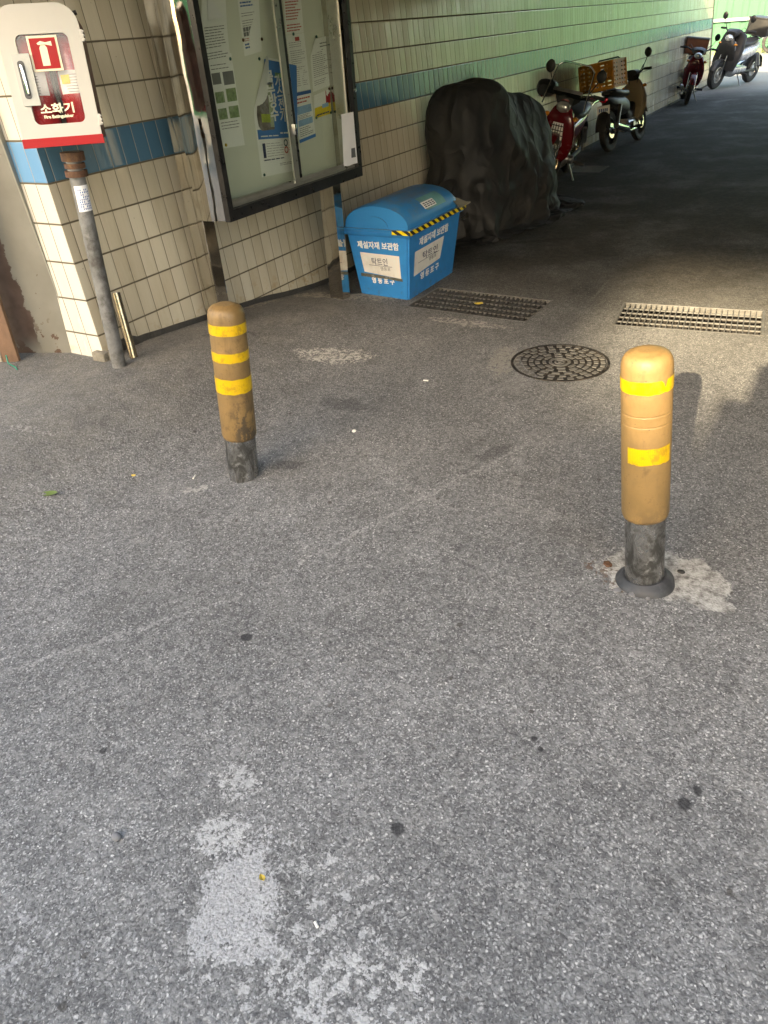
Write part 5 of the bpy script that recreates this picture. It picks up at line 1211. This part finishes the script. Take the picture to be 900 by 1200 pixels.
# cream motorcycle heading away with the orange crate
p3 = onp((704, 183), (0, 0, 0), (0, 0, 1)); rz3 = R_(-7); loc3 = Vector((p3.x + .3 + .61 * math.cos(rz3), p3.y + .61 * math.sin(rz3), 0))
mt, hx, rk = moto('cream and black motorcycle facing away with carrier hoops and a number plate', loc3, rz3, sc=.87, lean=R_(-9), body='blackplastic', shield='cream', leg='cream', backrest=True, plate=True, grille=False, R=.29, mirrors=(1, 0))
Mcr = Matrix.Translation(loc3) @ Matrix.Rotation(rz3, 4, 'Z') @ Rx(R_(-9)) @ Matrix.Scale(.87, 4) @ Matrix.Translation((rk - .14, 0, .875))
crate_on('orange slatted plastic crate strapped on the motorcycle facing away', Mcr, .50, .48, .36)
# small red motorcycle far off
f4 = onp((800, 125), (0, 0, 0), (0, 0, 1)); rz4 = math.pi + R_(14)
moto('small red motorcycle with a brown box, nearer of the two at the far end', place(Vector((f4.x + .28, f4.y, 0)), rz4, 1.18), rz4, lean=R_(-8), shield='mred', leg='silver', topbox=(.46, .42, .30, 'brownbox'), grille=False, R=.29, mirrors=(0, 1), sc=.88)
f5 = onp((830, 106), (0, 0, 0), (0, 0, 1)); rz5 = math.pi - R_(20)
moto('large black and silver scooter with a grey top box at the far wall end', place(Vector((f5.x + .3, f5.y - .05, 0)), rz5, 1.4), rz5, lean=R_(-9), body='silver', shield='blackplastic', leg='silver', apron=True, big=True, topbox=(.46, .42, .30, 'blackplastic'), grille=False, R=.26, wb=1.40, name='scooter', rimm='alu', sc=1.05)
# motorcycle against the fence at the right edge
f6 = onp((892, 69), (0, 0, .12), (0, 0, 1)); rz6 = R_(100)
moto('pale motorcycle standing against the green fence at the right edge', Vector((29.5, f6.y - .55, .12)), rz6, lean=R_(-4), body='silver', shield='silver', leg='silver', grille=False, R=.30)
# covered one : only wheels and stand show below the hem
cy = 2.86
mt6, _a, _b = moto('motorcycle hidden under the black cover, only its stand and underside showing', covered=True, loc=Vector((6.92, 2.93, 0)), rz=R_(-11), lean=R_(4), R=.27, wb=1.22, mirrors=(0, 0), grille=False, sc=.92)

# ---------------------------------------------------------------- the draped cover: cloth relaxed over the machine
COVR = R_(-11); COVC = (7.0, 2.93)
def cover():
    NU, NV = 120, 92; a_, b_ = 1.42, 0.95
    u = np.linspace(-1, 1, NU); v = np.linspace(-1, 1, NV); U, V = np.meshgrid(u, v, indexing='ij')
    X = U * np.sqrt(1 - V * V * .40); Y = V * np.sqrt(1 - U * U * .40)
    flat = np.stack([X * a_, Y * b_], -1)
    cx0, cy0 = .02, 0.0; CA, SA = math.cos(COVR), math.sin(COVR)
    P = np.zeros((NU, NV, 3)); P[..., 0] = cx0 + flat[..., 0] * .9; P[..., 1] = cy0 + flat[..., 1] * .9; 
    rng = np.random.RandomState(4)
    ex_ = np.maximum(np.abs(flat[..., 0]) - 1.08, 0); ey_ = np.maximum(np.abs(flat[..., 1]) - .40, 0)
    P[..., 0] = cx0 + np.sign(flat[..., 0]) * (np.minimum(np.abs(flat[..., 0]), 1.08) + .15 * ex_); P[..., 1] = cy0 + np.sign(flat[..., 1]) * (np.minimum(np.abs(flat[..., 1]), .40) + .12 * ey_)
    P[..., 2] = 1.34 - .95 * np.maximum(ex_, ey_) - .3 * np.minimum(ex_, ey_) + .02 * rng.rand(NU, NV)
    cons = []
    edge = np.clip((np.sqrt(X * X + Y * Y) - .62) / .3, 0, 1)
    def add(di, dj, w):
        i0, i1 = max(0, -di), NU - max(0, di); j0, j1 = max(0, -dj), NV - max(0, dj)
        A = (slice(i0, i1), slice(j0, j1)); B = (slice(i0 + di, i1 + di), slice(j0 + dj, j1 + dj))
        L = np.linalg.norm(flat[A] - flat[B], axis=-1); sh = 1.12 - .40 * (edge[A] + edge[B]) / 2; cons.append((A, B, L * sh, w))
    add(1, 0, 1); add(0, 1, 1); add(1, 1, .5); add(1, -1, .5); add(2, 0, .35); add(0, 2, .35)
    def box(P, c, h, r):
        q = P - np.array(c); h = np.array(h); d = np.abs(q) - h; o = np.maximum(d, 0); lo = np.linalg.norm(o, axis=-1); dist = lo + np.minimum(d.max(-1), 0) - r
        g = np.where(lo[..., None] > 1e-6, np.sign(q) * o / np.maximum(lo, 1e-6)[..., None], 0)
        ins = lo <= 1e-6; k = d.argmax(-1); gi = np.zeros_like(q); np.put_along_axis(gi, k[..., None], np.take_along_axis(np.sign(q), k[..., None], -1), -1)
        g = np.where(ins[..., None], gi, g); return dist, g
    def cap(P, a, b, r):
        a, b = np.array(a), np.array(b); ab = b - a; t = np.clip(((P - a) @ ab) / (ab @ ab), 0, 1); q = P - (a + t[..., None] * ab); l = np.linalg.norm(q, axis=-1); return l - r, q / np.maximum(l, 1e-6)[..., None]
    col = [lambda P: box(P, (-.42, 0, .99), (.25, .20, .15), .05), lambda P: cap(P, (-.2, 0, 1.04), (.15, 0, .95), .11), lambda P: cap(P, (.15, 0, .94), (.55, 0, .90), .11),
           lambda P: cap(P, (-.5, 0, .62), (.5, 0, .58), .22), lambda P: cap(P, (-.55, 0, .32), (.65, 0, .32), .22),
           lambda P: cap(P, (.56, -.36, .97), (.56, .28, .97), .06), lambda P: cap(P, (.72, -.05, .45), (.62, 0, .84), .13), lambda P: box(P, (-.1, -.30, .66), (.10, .03, .04), .03),
           lambda P: cap(P, (-.62, -.28, .40), (.5, -.28, .42), .07), lambda P: cap(P, (-.60, .22, .40), (.4, .24, .45), .07)]
    Vel = np.zeros_like(P); g = np.array([0, 0, -.0012])
    for it in range(300):
        Vel = Vel * .96 + g; Q = P + Vel
        for k in range(5):
            dl = np.zeros_like(Q); cn = np.zeros(Q.shape[:2])
            for A, B, L, w_ in cons:
                d = Q[B] - Q[A]; l = np.linalg.norm(d, axis=-1); s = (l - L) / np.maximum(l, 1e-6); 
                if w_ < .4: s = np.where(s < 0, s, s * 0.2)
                corr = d * (s * .5 * w_)[..., None]; dl[A] += corr; dl[B] -= corr; cn[A] += w_; cn[B] += w_
            Q = Q + dl / np.maximum(cn, 1)[..., None] * 1.9
            if True:
                for f in col:
                    d, n = f(Q); m = d < .006; Q = np.where(m[..., None], Q + n * (.006 - d)[..., None], Q)
                Q[..., 2] = np.maximum(Q[..., 2], .012); ov = np.maximum(COVC[1] + Q[..., 0] * SA + Q[..., 1] * CA - (W0 + LEAN * Q[..., 2] - .02), 0); Q[..., 1] -= ov / CA
        Vel = np.clip(Q - P, -.03, .03); P = Q
    for i in range(NU):
        for j in range(NV):
            x_, y_, z_ = P[i, j]; an = math.atan2(y_ * 1.9, x_); wv_ = noise.noise(Vector((x_ * 2, y_ * 2, z_ * 1.6)))
            pl = abs(math.sin(an * 7.5 + 3.2 * wv_ + z_ * 1.1)); pl = 1 - pl ** .55; am_ = .050 * min(1, max(0, 1.10 - z_) * 1.5)
            rr_ = math.hypot(x_, y_) + 1e-6; k_ = pl * am_
            P[i, j] = (x_ + x_ / rr_ * k_, y_ + y_ / rr_ * k_, z_)
    P = np.stack([COVC[0] + P[..., 0] * CA - P[..., 1] * SA, COVC[1] + P[..., 0] * SA + P[..., 1] * CA, P[..., 2]], -1)
    gx = np.gradient(P, axis=0); gy = np.gradient(P, axis=1); nn = np.cross(gx, gy); nn /= np.maximum(np.linalg.norm(nn, axis=-1), 1e-6)[..., None]
    for i in range(NU):
        for j in range(NV):
            q = P[i, j]; w1 = noise.noise(Vector((q[0] * 2.2 + q[2] * 1.5, q[1] * 2.2, q[2] * 5.5 + 3))); w2 = noise.noise(Vector((q[0] * 7 - q[2] * 4, q[1] * 7, q[2] * 9)))
            r1 = (1 - abs(w1) * 3.0); r1 = max(r1, 0) ** 2; w3 = noise.noise(Vector((q[0] * 3.5 - q[2] * 3.2, q[1] * 3.5, q[2] * 2.2 + 9))); r1 += .8 * max(1 - abs(w3) * 4.0, 0)
            P[i, j] = q + nn[i, j] * (.026 * r1 + .010 * w2)
    b = bmesh.new(); vs = [[b.verts.new(P[i, j]) for j in range(NV)] for i in range(NU)]
    for i in range(NU - 1):
        for j in range(NV - 1): b.faces.new((vs[i][j], vs[i + 1][j], vs[i + 1][j + 1], vs[i][j + 1]))
    bmesh.ops.smooth_vert(b, verts=b.verts, factor=.35, use_axis_x=True, use_axis_y=True, use_axis_z=True)
    me = bpy.data.meshes.new('motorcycle_cover'); b.to_mesh(me); b.free(); me.materials.append(M['cover']); me.shade_smooth()
    o = bpy.data.objects.new('motorcycle_cover', me); C.objects.link(o); tag(o, 'crumpled dark grey fabric cover draped over a parked motorcycle behind the bin', 'cover')
    sm = o.modifiers.new('thickness', 'SOLIDIFY'); sm.thickness = .004; ss = o.modifiers.new('sub', 'SUBSURF'); ss.levels = 1; ss.render_levels = 1
cover()

# ================================================================ small litter on the road
def small(name, label, cat, px_, fn, m, group=None):
    p = gnd(px_); b = MB(); fn(b, p); o = b.build(name, M[m], None); tag(o, label, cat, group); return o
def leaf(L, W_, rot):
    def f(b, p):
        n = 8; up_, lo_ = [], []
        for i in range(n + 1):
            t = i / n; w_ = W_ * math.sin(math.pi * t) ** .7 / 2; x = L * (t - .5); c, s = math.cos(rot), math.sin(rot)
            for l_, sg in ((up_, 1), (lo_, -1)): l_.append(b.bm.verts.new((p.x + x * c - sg * w_ * s, p.y + x * s + sg * w_ * c, p.z + .006 + .006 * abs(t - .4) + .004 * (sg > 0))))
        mid = [b.bm.verts.new((a.co + c_.co) / 2 - Vector((0, 0, .004))) for a, c_ in zip(up_, lo_)]
        for i in range(n): b.bm.faces.new((up_[i], up_[i + 1], mid[i + 1], mid[i])); b.bm.faces.new((mid[i], mid[i + 1], lo_[i + 1], lo_[i]))
        bmesh.ops.remove_doubles(b.bm, verts=b.bm.verts, dist=.0005)
    return f
small('fallen_leaf', 'green fallen leaf lying on the asphalt at the left', 'leaf', (58, 580), leaf(.075, .035, R_(-60)), 'leaf')
small('fallen_leaf', 'tiny yellow leaf scrap between the green leaf and the left bollard', 'leaf', (157, 559), leaf(.022, .012, R_(-70)), 'yleaf')
small('fallen_leaf', 'yellowish leaf caught on the drain grate by the bin', 'leaf', (561, 357), leaf(.06, .04, R_(-70)), 'yleaf')
small('pebble', 'dark grey pebble alone on the asphalt in the lower left', 'pebble', (137, 982), lambda b, p: b.ell(p + Vector((0, 0, .006)), (.011, .014, .009)), 'pebble')
small('fallen_leaf', 'small olive leaf scrap on the pale worn patch in front', 'leaf', (308, 1031), leaf(.018, .014, 1), 'yleaf')
def stick(L, r, rot): return lambda b, p: b.tube([p + Vector((-L / 2 * math.cos(rot), -L / 2 * math.sin(rot), r + .002)), p + Vector((L / 2 * math.cos(rot), L / 2 * math.sin(rot), r + .002))], r, 8)
small('cigarette_end', 'white cigarette end lying left of the left bollard', 'cigarette end', (228, 560), stick(.03, .0035, R_(20)), 'butt')
small('paper_scrap', 'small white scrap on the asphalt between the bollards', 'scrap', (499, 447), stick(.028, .004, R_(-80)), 'butt')
small('paper_scrap', 'small cream scrap near the bottom edge of the road', 'scrap', (371, 1085), stick(.014, .0035, R_(60)), 'butt')
small('pebble', 'pale pebble on the asphalt between bollard and bin', 'pebble', (415, 506), lambda b, p: b.ell(p + Vector((0, 0, .005)), (.012, .010, .007)), 'butt')
# crumbled brick chips in the hole round the right post
for k, (p_, lab) in enumerate((((712, 662), 'reddish brick chip in the cement left of the right bollard'), ((741, 697), 'pale stone chip in front of the right bollard collar'), ((757, 699), 'grey stone chip at the right of the bollard collar'), ((723, 693), 'brown stone chip at the left of the bollard collar'), ((776, 695), 'flat stone chip at the right edge of the collar'))):
    small('stone_chip', lab, 'stone chip', p_, lambda b, p: b.ell(p + Vector((0, 0, .004)), (.012 + .008 * rnd(), .014 + .01 * rnd(), .008), rot=Matrix.Rotation(rnd() * 3, 3, 'Z'), sub=1), 'rust' if k == 0 else 'pebble')
for k, p_ in enumerate(((798, 671), (777, 556))):
    small('pebble', ('dark pebble on the pale cement right of the right bollard', 'dark grit speck on the shaded road right of the bollard')[k], 'pebble', p_, lambda b, p: b.ell(p + Vector((0, 0, .004)), (.010, .014, .006)), 'rubber')
